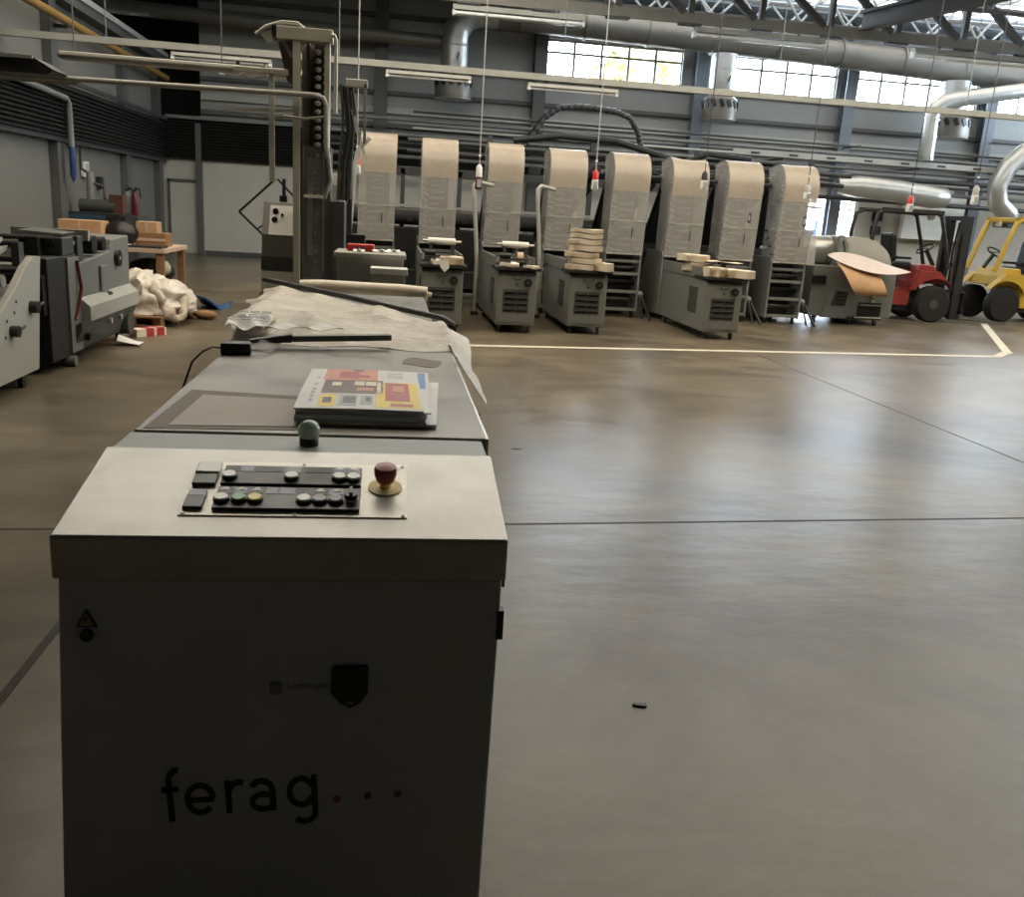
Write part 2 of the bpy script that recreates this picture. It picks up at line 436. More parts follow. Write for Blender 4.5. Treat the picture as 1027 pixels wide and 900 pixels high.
# roof deck with glazed strips
STR = [(6.8, 10.6), (11.6, 14.8), (16.6, 19.2), (20.2, 24.9)]  # first three out of view, placed for their light; third added for back left
SX0 = {6.8: -5.0, 11.6: -5.0, 16.6: -5.0, 20.2: 4.0}; SX1 = {6.8: 22.4, 11.6: 22.4, 16.6: 4.0, 20.2: 22.4}
g = G(); ys = [YB] + [v for a in STR for v in a] + [28.7]
for i in range(0, len(ys), 2): g.box(-9.4, XR + .2, ys[i], ys[i + 1], ZT, ZT + .25)
for a, b in STR:
    g.box(-9.4, SX0[a], a, b, ZT, ZT + .25); g.box(SX1[a], XR + .2, a, b, ZT, ZT + .25)
S('ceiling', g, M['roof'])
gm = glass_material(); gm.name = 'skylight_glazing'
gm.node_tree.nodes['Transparent BSDF'].inputs['Color'].default_value = (.46, .455, .45, 1)
gm.node_tree.nodes['Mix Shader'].inputs[0].default_value = .03
gw = gm.copy(); gw.name = 'warm_tint_skylight_glazing'  # warm tint put in to brown the daylight from the unseen strips
gw.node_tree.nodes['Transparent BSDF'].inputs['Color'].default_value = (.55, .52, .475, 1)
for i, (a, b) in enumerate(STR):
    fr = G()
    x = SX0[a]
    while x < SX1[a] + .1: fr.box(x - .03, x + .03, a, b, ZT + .04, ZT + .16); x += 1.37
    for yy in (a, (a + b) / 2, b): fr.box(SX0[a], SX1[a], yy - .03, yy + .03, ZT + .04, ZT + .16)
    o = S('skylight_window', G().box(SX0[a], SX1[a], a, b, ZT + .18, ZT + .2), gw if i < 3 else gm)
    struct(fr.out('skylight_frame', M['gray_lt'], parent=o))
    portal('skylight_portal', ((SX0[a] + SX1[a]) / 2, (a + b) / 2, ZT + .23), SX1[a] - SX0[a], b - a, (0, 0, 0))
# windows of the back wall
for i, (a, b) in enumerate(WIN):
    o = S('window_%d' % (i + 1), G().box(a, b, YF + .16, YF + .17, WZ0, WZ1), M['glass'])
    fr = G(); n = 5 if i != 1 else 5
    for k in range(n + 1):
        x = a + (b - a) * k / n; fr.box(x - .035, x + .035, YF + .08, YF + .15, WZ0, WZ1)
    for zz in (WZ0 + .03, WZ0 + .65, WZ1 - .03): fr.box(a, b, YF + .085, YF + .145, zz - .03, zz + .03)
    struct(fr.out('window_frame', M['gray_lt'], parent=o))
    portal('window_portal', ((a + b) / 2, YF + .28, (WZ0 + WZ1) / 2), b - a, WZ1 - WZ0, (-PI / 2, 0, 0))
o = S('window_5', G().box(XR + .12, XR + .13, RY0, RY1, RZ0, RZ1), M['glass'])  # unseen window band, added to light the hall from the right
fr = G()
for k in range(12):
    y = RY0 + (RY1 - RY0) * k / 11; fr.box(XR + .05, XR + .11, y - .04, y + .04, RZ0, RZ1)
for zz in (RZ0 + .03, (RZ0 + RZ1) / 2, RZ1 - .03): fr.box(XR + .055, XR + .105, RY0, RY1, zz - .03, zz + .03)
struct(fr.out('window_frame', M['gray_lt'], parent=o))
portal('window_portal', (XR + .19, (RY0 + RY1) / 2, (RZ0 + RZ1) / 2), RZ1 - RZ0, RY1 - RY0, (0, PI / 2, 0))
portal('door_portal', ((DX0 + DX1) / 2, YF + .28, DZ / 2), DX1 - DX0, DZ, (-PI / 2, 0, 0))
S('door_frame', G().box(DX1 - .05, DX1 + .06, YF - .04, YF + .3, 0, DZ + .06).box(DX0 - .06, DX0 + .05, YF - .04, YF + .3, 0, DZ + .06)
  .box(DX0, DX1, YF - .04, YF + .3, DZ - .04, DZ + .06).box(DX0, DX1, YF + .1, YF + .16, 2.3, 2.36), M['white'])
# service door in the far left corner: dark frame, pale leaf
o = S('door_1', G().box(-5.86, -5.14, YF - .05, YF - .005, .05, 1.9), M['wall_lt'])
struct(G().box(-5.93, -5.86, YF - .08, YF, 0, 1.98).box(-5.93, -5.1, YF - .08, YF, 1.9, 1.98).out('door_frame', M['column'], parent=o))
S('column_door', G().box(-5.16, -5.02, YF - .2, YF, 0, 3.4), M['column'])
# girts and cladding ribs on the upper wall
k = 3
for zz, h, m in ((4.55, .10, 'column'), (4.1, .16, 'gray_lt'), (3.72, .12, 'column'), (WZ0 - .06, .1, 'gray_lt'), (6.45, .12, 'column')):
    S('trim_%d' % k, G().box(-5.0, XR, YF - .1, YF, zz - h / 2, zz + h / 2), M[m]); k += 1
for X in (-.35, 3.9, 8.4, 12.82, 17.2, 21.6):
    c = G().box(X - .17, X + .17, YF - .32, YF - .28, 0, ZT).box(X - .17, X + .17, YF - .04, YF, 0, ZT).box(X - .03, X + .03, YF - .3, YF, 0, ZT)
    S('column', c, M['column'] if X < 8 else M['column_daylit'])
for Y in (8.8, 13.5, 18.0, 22.4, 25.4):
    S('column', G().box(XL, XL + .16, Y - .17, Y + .17, 0, 2.44), M['column'])
    S('column', G().box(XL, XL + .16, Y - .17, Y + .17, 3.5, 4.78), M['column'])
# dark louvred band that runs round the hall at 2.5-3.4 m
g = G(); g.box(XL, XL + .17, YB, YF, 2.46, 3.4)
zz = 2.5
while zz < 3.4: g.obox((XL + .21, 7.5, zz), (.10, 36.8, .02), ry=.5); zz += .075
S('trim_%d' % k, g, M['band']); k += 1
g = G(); g.box(XL, 11.8, YF - .05, YF, 2.5, 3.55)
zz = 2.54
while zz < 3.5: g.obox((2.85, YF - .1, zz), (17.8, .09, .02), rx=.5); zz += .075
S('trim_%d' % k, g, M['band']); k += 1
S('trim_%d' % k, G().box(XL + .22, XL + .26, YB, 25.8, 3.42, 3.5).box(XL, XL + .2, YB, 25.8, 2.38, 2.46), M['pipe_dk']); k += 1
S('trim_%d' % k, G().box(-5.9, 12, YF - .2, YF - .1, 3.5, 3.58), M['pipe']); k += 1

# outside: yard, a blue gate, autumn trees seen through the windows
S('ground_outside', G().box(-10, 60, YF + .35, 90, -.3, -.05), M['ground'])
t = thing('yard_gate', 'blue panelled gate outside the open door in the back wall', 'gate', (13.6, 31, -.05))
G().box(-1.4, 1.2, -.03, .03, .1, 1.75).out('gate_panel', M['blue'], t)
G().bar((-1.4, -.05, .1), (1.2, -.05, 1.7), .06, .04).bar((-1.4, -.05, 1.7), (1.2, -.05, .1), .06, .04).out('cross_brace', M['label_blue'], t)
for x in (-1.45, 1.25): G().box(x - .05, x + .05, -.06, .06, 0, 2.1).out('gate_post', M['blue'], t)
def tree(x, y, h, r, label):
    t = thing('tree', label, 'tree', (x, y, -.05), 0, 'autumn trees outside the hall windows')
    G().tube([(0, 0, 0), (.1, 0, h * .35), (0, .1, h * .7)], [.22, .17, .08]).out('trunk', M['wood'], t)
    rnd = random.Random(int(x * 10)); g = G()
    for i in range(420):
        a, b_, q = rnd.uniform(0, 2 * PI), rnd.uniform(-1, 1), rnd.random() ** .4
        s = math.sqrt(1 - b_ * b_)
        c = Vector((r * q * s * math.cos(a), r * q * s * math.sin(a), h * .68 + r * .8 * q * b_))
        g.obox(c, (.42, .34, .02), rnd.uniform(0, 3), rnd.uniform(0, 3), rnd.uniform(0, 3))
    g.out('crown', M['leaf'], t)
tree(9.6, 36, 9.2, 2.4, 'yellow autumn tree seen through the left half of the first window')
tree(12.2, 43, 11.5, 2.8, 'yellow green tree farther off behind the first window')
# ------------------------------------------------------------------ control console in the foreground
CO = (-.17, 2.6, 0)
con = thing('control_console', 'large gray machine control console with sloped top and black lettering on its front', 'control console', CO)
def K(): return G(CO)
K().hexa([(-.612, 1.575, .09), (.219, 1.575, .09), (.235, 3.5, .09), (-.57, 3.5, .09),
          (-.574, 1.58, .924), (.228, 1.58, .924), (.235, 3.5, .924), (-.57, 3.5, .924)]).out('body', M['console_cool'], con, bevel=.006)
K().box(-.56, .19, 1.64, 3.45, 0, .09).out('plinth', M['black'], con)
K().prism([(1.558, .930), (1.558, 1.008), (1.563, 1.012), (1.892, 1.081), (1.905, 1.081), (1.905, .930)], 'x', -.576, .232).out('lid', M['console'], con, bevel=.004)
K().box(-.57, .226, 1.905, 2.052, .94, 1.076).out('hinge_strip', M['hinge'], con, bevel=.004)
K().box(-.562, .238, 2.058, 3.62, .94, 1.08).out('table_top', M['table'], con, bevel=.003)
K().box(.238, .244, 2.06, 3.62, .96, 1.079).out('edge_strip', M['steel'], con)
K().box(.228, .236, 1.6, 1.62, .90, .936).out('side_latch', M['steel_dk'], con)
K().box(.222, .235, 1.577, 1.6, .80, .86).out('side_hinge', M['black'], con)
# rusty glued patch on the table top
K().hexa([(-.545, 2.07, 1.08), (-.20, 2.09, 1.08), (-.20, 2.47, 1.08), (-.53, 2.52, 1.08), (-.545, 2.07, 1.0812), (-.20, 2.09, 1.0812), (-.20, 2.47, 1.0812), (-.53, 2.52, 1.0812)]).out('glue_stain', M['rust'], con)
o = K().hexa([(-.497, 2.10, 1.081), (-.19, 2.12, 1.081), (-.19, 2.42, 1.081), (-.487, 2.45, 1.081), (-.497, 2.10, 1.0825), (-.19, 2.12, 1.0825), (-.19, 2.42, 1.0825), (-.487, 2.45, 1.0825)]).out('paper_patch', M['p_cream'], con, label='pale paper patch stuck on the table top')
M['patch'] = mat('worn_paper_patch', rgb(158, 146, 132), .6, var=.2, scale=10); o.data.materials[0] = M['patch']
K().prism([(.12 + .07 * math.cos(a), 3.12 + .09 * math.sin(a) + .02 * math.cos(3 * a)) for a in [2 * PI * i / 16 for i in range(16)]], 'z', 1.08, 1.0812).out('glue_stain', M['rust'], con)
# dome signal lamp
o = K().lathe([(.021, 1.076), (.021, 1.092), (.018, 1.096)], (-.168, 1.975, 0), 20).out('lamp_socket', M['black'], con, smooth=40)
K().lathe([(.0195, 1.092), (.0235, 1.099), (.025, 1.108), (.0235, 1.118), (.0185, 1.126), (.010, 1.1315), (0, 1.133)], (-.168, 1.975, 0), 20).out('lamp_dome', M['glass_dome'], con, smooth=60)

# sloped operating panel: s(x, y, h) lies h above the slope
SA = math.atan2(.069, .326)
def sp(x, y, h): 
    zz = 1.012 + (y - 1.566) * .069 / .326
    return Vector((x, y - h * math.sin(SA), zz + h * math.cos(SA)))
def sbox(g, x0, x1, y0, y1, h0, h1, skew=0):
    return g.hexa([sp(x0, y0, h0), sp(x1, y0, h0), sp(x1, y1, h0), sp(x0, y1, h0), sp(x0, y0, h1), sp(x1, y0, h1), sp(x1, y1, h1), sp(x0, y1, h1)])
def scyl(g, x, y, h0, h1, r, r2=None, n=20): return g.cyl(sp(x, y, h0), sp(x, y, h1), r, n, r2)
sbox(K(), -.376, .045, 1.630, 1.838, 0, .003).out('control_plate', M['plate'], con, bevel=.001)
for x in (-.368, -.165, .037):
    for y in (1.637, 1.831): scyl(K(), x, y, .003, .0045, .0035, n=10).out('plate_screw', M['steel_dk'], con)
o = sbox(K(), -.371, -.327, 1.735, 1.775, .003, .011).out('rocker_switch', M['gray_dk'], con, bevel=.002)
sbox(K(), -.372, -.326, 1.776, 1.820, .003, .014).out('rocker_switch', M['white'], con, bevel=.002, label='white square switch')
o = sbox(K(), -.371, -.336, 1.648, 1.712, .003, .010).out('rocker_switch', M['black'], con, bevel=.002)
sbox(K(), -.370, -.337, 1.690, 1.711, .010, .0105).out('switch_label', M['label_blue'], o)
def button(x, y, m, lab):
    o = scyl(K(), x, y, .010, .015, .0155, .0148).out('push_button', M['black'], con, smooth=40, label=lab)
    scyl(K(), x, y, .015, .0185, .0132, .0122).out('button_lens', m, o, smooth=40)
def barpanel(y0, y1, x0, x1):
    o = sbox(K(), x0, x1, y0, y1, .003, .010).out('button_bar', M['black'], con, bevel=.002)
    return o
b1 = barpanel(1.738, 1.812, -.318, -.046); b2 = barpanel(1.645, 1.727, -.318, -.046)
for par, y0, items in ((b1, 1.795, [(-.316, -.290, 'p_dark'), (-.286, -.262, 'label_blue'), (-.256, -.205, 'ink'), (-.198, -.168, 'p_gray'), (-.160, -.108, 'ink'), (-.102, -.078, 'label_blue'), (-.074, -.050, 'label_blue')]),
                       (b2, 1.708, [(-.316, -.290, 'p_dark'), (-.286, -.262, 'label_blue'), (-.258, -.232, 'p_dark'), (-.226, -.204, 'label_blue'), (-.200, -.172, 'label_blue'), (-.166, -.140, 'p_dark'), (-.136, -.110, 'p_dark'), (-.106, -.078, 'label_blue')])):
    for x0, x1, mm in items: sbox(K(), x0, x1, y0 - .009, y0 + .014, .010, .0106).out('legend_strip', M[mm], par)
# small white pictograms on the legend strips
for par, x, y in ((b2, -.303, 1.714), (b2, -.273, 1.714), (b2, -.244, 1.714), (b1, -.090, 1.801), (b1, -.062, 1.801), (b2, -.123, 1.714), (b2, -.092, 1.714)):
    g = K(); sbox(g, x - .009, x + .009, y - .003, y, .0106, .0112); sbox(g, x - .005, x + .005, y + .001, y + .007, .0106, .0112)
    g.out('pictogram', M['white'], par)
for x in (-.304, -.184, -.090, -.062): button(x, 1.764, M['lens'], 'white round push button')
for x, m, l in ((-.305, 'lens', 'white'), (-.273, 'green', 'green'), (-.243, 'yellow', 'yellow'), (-.152, 'lens', 'white'), (-.122, 'p_gray', 'pale'), (-.092, 'p_gray', 'pale')):
    button(x, 1.676, M[m], l + ' round push button')
o = scyl(K(), -.063, 1.684, .014, .024, .013).out('key_switch', M['black'], con, smooth=40)
sbox(K(), -.066, -.060, 1.672, 1.696, .024, .032).out('switch_tab', M['black'], o)
# emergency stop
o = scyl(K(), .002, 1.742, .003, .006, .034).out('emergency_stop', M['ochre'], con, smooth=40)
scyl(K(), .002, 1.742, .006, .030, .011).out('stop_stem', M['ochre'], o, smooth=40)
g = K(); g.lathe([(.012, .016), (.0175, .020), (.022, .034), (.0228, .046), (.020, .052), (.009, .0545), (0, .055)], (0, 0, 0), 24)
q = Matrix.Rotation(SA, 3, 'X'); base = sp(.002, 1.742, 0)
g.v = [tuple(q @ (Vector(v) + Vector(CO)) + base - Vector(CO)) for v in g.v]
g.out('stop_knob', M['estop'], o, smooth=50)

# front: lettering, red dots, latch, warning sign
def fy(x): return 1.5765
def letters(txt, name, x, z, wid, hgt, m, par, rot=0, off=0.0):
    c = bpy.data.curves.new(name, 'FONT'); c.body = txt; c.size = .1; c.extrude = .0006; c.offset = off
    o = bpy.data.objects.new(name, c); C.objects.link(o); c.materials.append(m)
    bpy.context.view_layer.update(); d = o.dimensions
    sxx = wid / max(d.x, 1e-6)
    o.parent = par; o.rotation_euler = (PI / 2, -rot, 0)
    o.scale = (sxx, hgt / max(d.y, 1e-6), 1)
    o.location = Vector((x, fy(x), z)) - Vector(CO)
    bpy.context.view_layer.update()
    me = bpy.data.meshes.new_from_object(o.evaluated_get(bpy.context.evaluated_depsgraph_get()))
    q = bpy.data.objects.new('tmp', me); C.objects.link(q)
    q.parent = par; q.rotation_euler = o.rotation_euler; q.scale = o.scale; q.location = o.location
    bpy.data.objects.remove(o); q.name = name
    return q
# 'ferag' drawn stroke by stroke, units: x-height = 1
def stroke_letters():
    g = G(); wst = .175
    def arc(cx, cz, rx, rz, a0, a1, n=16): return [(cx + rx * math.cos(math.radians(a0 + (a1 - a0) * i / n)), cz + rz * math.sin(math.radians(a0 + (a1 - a0) * i / n))) for i in range(n + 1)]
    def path(pts, w0=wst):
        P = [Vector((p[0], p[1])) for p in pts]; L_ = []; R_ = []
        for i, p in enumerate(P):
            d = (P[min(i + 1, len(P) - 1)] - P[max(i - 1, 0)]).normalized(); n_ = Vector((-d.y, d.x)) * w0 / 2
            L_.append(p + n_); R_.append(p - n_)
        for i in range(len(P) - 1):
            q4 = [L_[i], R_[i], R_[i + 1], L_[i + 1]]
            g.add([(*(v), 0) for v in q4] + [(*(v), 1) for v in q4], [(0, 1, 2, 3), (7, 6, 5, 4), (0, 4, 5, 1), (1, 5, 6, 2), (2, 6, 7, 3), (3, 7, 4, 0)])
    # f
    path([(.26, -.16), (.26, 1.05)] + arc(.50, 1.12, .24, .33, 175, 75, 8)); path([(.02, .86), (.52, .86)], .17)
    # e
    path(arc(1.14, .5, .38, .43, 0, 318, 26)); path([(.80, .47), (1.55, .47)], .15)
    # r
    path([(1.98, -.02), (1.98, 1.02)]); path(arc(2.30, .62, .30, .33, 168, 62, 8))
    # a
    path(arc(2.98, .62, .33, .33, 150, 0, 12) + [(3.31, -.02)]); path(arc(3.02, .28, .34, .24, 55, 330, 18), .17)
    # g
    path(arc(4.18, .52, .36, .42, 25, 335, 26)); path([(4.58, 1.03), (4.58, -.18)] + arc(4.24, -.18, .34, .27, 0, -140, 10))
    return g
g0 = stroke_letters()
ux, uz = .297 / 4.68, .070
rr = math.radians(2.6)
vs = []
for v in g0.v:
    x = v[0] * ux; z_ = v[1] * uz
    X = -.410 + x * math.cos(rr) - z_ * math.sin(rr); Z = .424 + x * math.sin(rr) + z_ * math.cos(rr)
    vs.append((X - CO[0], 1.578 - v[2] * .003 - CO[1], Z))
g0.v = vs
g0.out('logo_lettering', M['ink'], con, label='black ferag lettering')
for x, z_ in ((-.077, .453), (-.017, .459), (.043, .461)):
    K().cyl((x, 1.579, z_), (x, 1.575, z_), .0075, 14).out('logo_dot', M['ink_red'], con)
o = K().prism([(-.090, .747), (-.021, .747), (-.021, .690), (-.036, .668), (-.055, .657), (-.074, .668), (-.092, .690)], 'y', 1.570, 1.580).out('recessed_latch', M['black'], con, bevel=.003)
K().box(-.062, -.048, 1.568, 1.571, .668, .676).out('latch_pin', M['steel_dk'], o)
letters('UCV-JD', 'faded_marking', -.174, .699, .075, .012, M['ink_faint'], con)
K().box(-.206, -.183, 1.5755, 1.579, .688, .712).out('faded_sticker', M['ink_faint'], con)
o = K().prism([(-.5475, .829), (-.5095, .829), (-.5285, .864)], 'y', 1.5755, 1.579).out('warning_sign', M['ink'], con)
K().prism([(-.541, .8325), (-.516, .8325), (-.5285, .857)], 'y', 1.5750, 1.5757).out('sign_field', M['sign_y'], o)
K().prism([(-.5295, .852), (-.533, .843), (-.529, .843), (-.5305, .835), (-.5245, .846), (-.5285, .846), (-.526, .852)], 'y', 1.5744, 1.5751).out('flash_symbol', M['ink'], o)
K().cyl((-.529, 1.580, .813), (-.529, 1.571, .813), .0115, 18).out('keyhole', M['black'], con)

# ------------------------------------------------------------------ leaflets stacked on the table top
zt = 1.0805
def leaf(name, x0, y0, w_, d_, rz, z0, th, m, lab, sag=0.0, group='leaflets stacked on the console table'):
    c, s_ = math.cos(rz), math.sin(rz)
    def P(u, v):
        x = (u - .5) * w_; y = v * d_
        zz = th + sag * math.sin(u * PI) * .5 + sag * math.sin(v * 5)
        return (x * c - y * s_, x * s_ + y * c, zz)
    t = thing(name, lab, 'leaflet', (x0, y0, z0), 0, group)
    G().sheet(P, 8, 8, th).out('folded_pages', m, t, smooth=60)
    return t, P
n = 0; z0 = zt
lab_mid = 'folded newspaper leaflet in the middle of the stack under the colourful one'
specs = [('pale yellow bottom leaflet of the newspaper stack on the console', .02, .02, -.03, 'p_cream', .006),
         ('white bottom but one leaflet, sticking out right of the stack', .025, .01, -.06, 'whitepaper', .004)]
specs += [(lab_mid, random.uniform(-.002, .006), random.uniform(-.004, .004), random.uniform(-.012, .01), 'whitepaper' if i % 3 else 'p_gray', .004) for i in range(5)]
specs += [('leaflet with a blue printed edge just under the colourful top leaflet', .012, .006, -.025, 'whitepaper', .003)]
M['pgray'] = M['p_gray']
for li, (lab, dx, dy, rz, mm, th) in enumerate(specs):
    dy -= .0035 * (8 - li)
    t, P = leaf('leaflet', -.060 + dx, 2.16 + dy, .315, .56, rz, z0, th, M[mm], lab)
    if 'blue' in lab:
        g = G()
        g.sheet(lambda u, v: Vector(P(.90 + .07 * u, .55 + .42 * v)) + Vector((0, 0, .0006)), 2, 4, .0004); g.out('blue_print', M['p_blue'], t)
    z0 += th + .0003
t, P = leaf('leaflet', -.064, 2.155, .312, .565, .006, z0, .004, M['whitepaper'], 'colourful printed leaflet lying on top of the newspaper stack', .004)
def pr(u0, u1, v0, v1, m, h=.0005, name='printed_picture'):
    G().sheet(lambda u, v: Vector(P(u0 + (u1 - u0) * u, v0 + (v1 - v0) * v)) + Vector((0, 0, h)), 6, 6, .0003).out(name, M[m], t)
pr(.15, .63, .66, .995, 'p_orange'); pr(.28, .46, .72, .92, 'p_red', .0008); pr(.42, .56, .76, .82, 'p_red', .0009)
pr(.40, .50, .95, .99, 'p_dark', .0009)
pr(.17, .68, .30, .66, 'p_brown'); pr(.43, .52, .50, .62, 'p_cream', .0008); pr(.53, .62, .50, .62, 'p_cream', .0008); pr(.46, .60, .36, .44, 'p_orange', .0008)
pr(.24, .32, .48, .58, 'p_cream', .0008); pr(.63, .66, .34, .6, 'p_cream', .0009)
pr(.17, .30, .03, .27, 'p_yellow'); pr(.20, .27, .10, .2, 'p_dark', .0008)
pr(.33, .47, .06, .26, 'p_gray'); pr(.36, .46, .10, .22, 'p_dark', .0008); pr(.50, .60, .08, .25, 'p_gray'); pr(.54, .58, .14, .22, 'p_dark', .0008)
pr(.62, .98, .03, .62, 'p_yellow'); pr(.70, .90, .16, .60, 'p_red', .0008); pr(.76, .86, .36, .52, 'p_orange', .0010); pr(.74, .92, .06, .11, 'p_red', .0009)
for v in (.84, .78, .90): pr(.72, .86, v, v + .02, 'p_gray', .0006, 'printed_text')
for v in (.12, .2, .28, .36, .5, .7): pr(.09, .12, v, v + .05, 'p_gray', .0006, 'printed_text')

# ------------------------------------------------------------------ things at the far end of the table
# black adapter and its cable
t = thing('power_adapter', 'small black adapter box at the far left corner of the console table', 'adapter', (-.515, 3.16, 1.08))
G().obox((0, 0, .02), (.10, .06, .04), rz=.1).out('case', M['black'], t, bevel=.006)
G().tube([(-.05, -.01, .02), (-.075, -.02, .024), (-.10, -.05, .012), (-.13, -.08, -.02), (-.16, -.12, -.12)], .004, 6).out('cable', M['black'], t, smooth=60)
# dark blade and its paler sleeve
t = thing('scraper_blade', 'long dark flat bar lying across the far edge of the console table', 'bar', (-.225, 3.36, 1.102))
G().bar((-.12, -.03, .014), (.235, .06, .02), .04, .022).out('bar', M['gray'], t, bevel=.003)
G().hexa([(-.26, -.085, 0), (-.12, -.05, 0), (-.12, -.01, 0), (-.26, -.06, 0), (-.26, -.085, .01), (-.12, -.05, .03), (-.12, -.01, .03), (-.26, -.06, .012)]).out('tapered_end', M['gray_dk'], t)
# second table under the sheet
t = thing('delivery_table', 'low machine table running on behind the console under a plastic sheet', 'machine table', (-.17, 4.9, 0))
def K2(): return G((-.17, 4.9, 0))
K2().box(-.62, .235, 3.66, 6.15, .9, 1.02).out('deck', M['steel_dk'], t, bevel=.004)
K2().box(-.58, .2, 3.7, 6.1, .12, .9).out('cabinet', M['gray'], t)
K2().box(-.55, .17, 3.75, 6.05, 0, .12).out('plinth', M['black'], t)
# crumpled plastic sheet
rnd = random.Random(3)
ph = [(rnd.uniform(4, 22), rnd.uniform(4, 22), rnd.uniform(0, 6)) for _ in range(9)]
def crumple(u, v): return sum(math.sin(a * u + b_ * v + p) for a, b_, p in ph) / 9
A_, B_, C_, D_ = Vector((-.61, 3.43, 1.078)), Vector((.243, 3.38, 1.078)), Vector((.315, 4.16, 1.075)), Vector((-.81, 6.12, 1.06))
def PS(u, v):
    p = (A_ * (1 - u) + B_ * u) * (1 - v) + (D_ * (1 - u) + C_ * u) * v
    q = Vector((p.x * 2.2, p.y * 1.1, .3))
    zz = .004 + .035 * (1 - abs(noise.noise(q * 1.3))) ** 3 + .014 * (1 - abs(noise.noise(q * 3.1))) ** 2
    zz *= min(1, .12 + v * 5) * min(1, .25 + (1 - v) * 5)
    if v > .97: zz *= .4
    # ragged outline on the left, droop beyond the table edges
    p = p + Vector((.03 * math.sin(v * 17 + 1) * (1 - u) ** 6 , .03 * math.sin(u * 13) * (1 - v) ** 6, zz))
    if p.x > .245: p.z -= (p.x - .245) * 1.6
    if p.x < -.63: p.z -= (-.63 - p.x) * .35
    return p
sh = G(CO).sheet(PS, 80, 80, .002).out('plastic_sheet', M['film'], smooth=50, loc=CO)
tag(sh, 'crumpled cream plastic sheet spread over the far end of the console', 'plastic sheet')
fl = G(CO).sheet(lambda u, v: Vector((.238 + .085 * v + .010 * math.sin(u * 9) + .03 * v * (1 - u), 4.1 - 1.0 * u - .22 * u * v, 1.092 - .10 * v * (.5 + u * .6) + .008 * math.sin(u * 21))), 24, 6, .002).out('sheet_flap', M['film'], sh, smooth=50)
G(CO).tube([D_ + Vector((0, 0, .03)), (D_ + C_) / 2 + Vector((0, 0, .034)), C_ + Vector((-.06, .1, .03)), C_ + Vector((0, 0, .01))], [.016, .016, .014, .008], 8).out('dark_hem', M['iron'], sh, smooth=60)
G(CO).bar((.262, 2.96, .965), (.30, 2.86, .955), .012, .008).out('hem_end', M['iron'], sh)
# printed scraps under a clear strip, left corner
t = thing('newspaper_scrap', 'torn white printed scrap by the left corner of the plastic sheet', 'paper scrap', (-.54, 3.62, 1.10))
G().sheet(lambda u, v: Vector((-.07 + .15 * u, -.13 + .36 * v - .05 * u, .03 + .012 * math.sin(9 * u + 7 * v))), 10, 12, .0015).out('paper', M['whitepaper'], t, smooth=50)
g = G()
for i in range(9):
    for j in range(3): g.obox((-.045 + .045 * j + .004 * (i % 2), -.06 + .03 * i, .048 + .004 * math.sin(i)), (.036, .012, .002))
g.out('printed_text', M['p_gray'], t)
t = thing('newspaper_scrap', 'long narrow white scrap lying behind the dark bar on the console', 'paper scrap', (-.36, 3.52, 1.10))
G().sheet(lambda u, v: Vector((-.14 + .33 * u, -.03 + .09 * v + .03 * u, .03 + .008 * math.sin(15 * u + 3 * v))), 12, 4, .0015).out('paper', M['whitepaper'], t, smooth=50)
o = G((-.42, 3.45, 1.09)).sheet(lambda u, v: Vector((-.47 + .07 * u + .10 * v, 3.12 + .72 * v, 1.088 + .055 * v + .008 * math.sin(7 * v + 4 * u) + .008)), 8, 20, .0012).out('plastic_strip', M['clear'], smooth=50, loc=(-.42, 3.45, 1.09))
tag(o, 'clear plastic strip hanging from the sheet beside the black adapter', 'plastic strip')

# ------------------------------------------------------------------ conveyor behind, with things lying on it
KV = (-.25, 7.5, 0)
t = thing('feed_conveyor', 'low gray feed conveyor continuing behind the plastic sheet', 'conveyor', KV)
def K3(): return G(KV)
K3().box(-.74, .24, 6.2, 9.0, .72, .80).out('deck', M['steel_dk'], t, bevel=.004)
for x in (-.76, .245): K3().box(x - .02, x + .02, 6.2, 9.0, .68, .83).out('side_rail', M['gray_lt'], t, bevel=.003)
K3().box(-.70, .2, 6.3, 8.9, .1, .7).out('cabinet', M['gray_dk'], t)
for x in (-.65, .15):
    for y in (6.4, 8.8): K3().box(x - .04, x + .04, y - .04, y + .04, 0, .1).out('leg', M['iron'], t)
for x in (-.30, -.24, -.15): K3().box(x - .025, x + .025, 6.75, 6.95, .80, .87).out('guide_block', M['white'], t, bevel=.006)
K3().box(-.05, .09, 6.7, 6.8, .80, .90).out('guide_bracket', M['p_cream'], t, bevel=.004)
for x in (-.06, .10): K3().cyl((x, 6.72, .80), (x, 6.72, .93), .014, 10).out('clamp_screw', M['black'], t)
o = G((-.18, 6.95, .87)).tube([(-.66, 7.0, .975), (-.5, 6.98, .98), (-.2, 6.96, .976), (.1, 6.92, .98), (.285, 6.90, .975)], [.052, .058, .06, .058, .054], 14).out('film_roll', M['paper'], smooth=50, loc=(-.18, 6.95, .87))
M['rollwhite'] = mat('film_roll_white', rgb(232, 224, 206), .5, var=.08, scale=6); o.data.materials[0] = M['rollwhite']
tag(o, 'long white film roll lying across the conveyor behind the plastic sheet', 'film roll')
for s_, e in ((-.66, -.70), (.285, .32)):
    G((-.18, 6.95, .87)).cyl((s_, 7.0 if s_ < 0 else 6.9, .975), (e, 7.0 if s_ < 0 else 6.9, .97), .018, 10).out('roll_core', M['p_cream'], o)
G((-.18, 6.95, .87)).box(-.6, -.56, 6.94, 7.02, .80, .93).box(.18, .22, 6.86, 6.95, .80, .93).out('roll_saddle', M['gray_dk'], o)
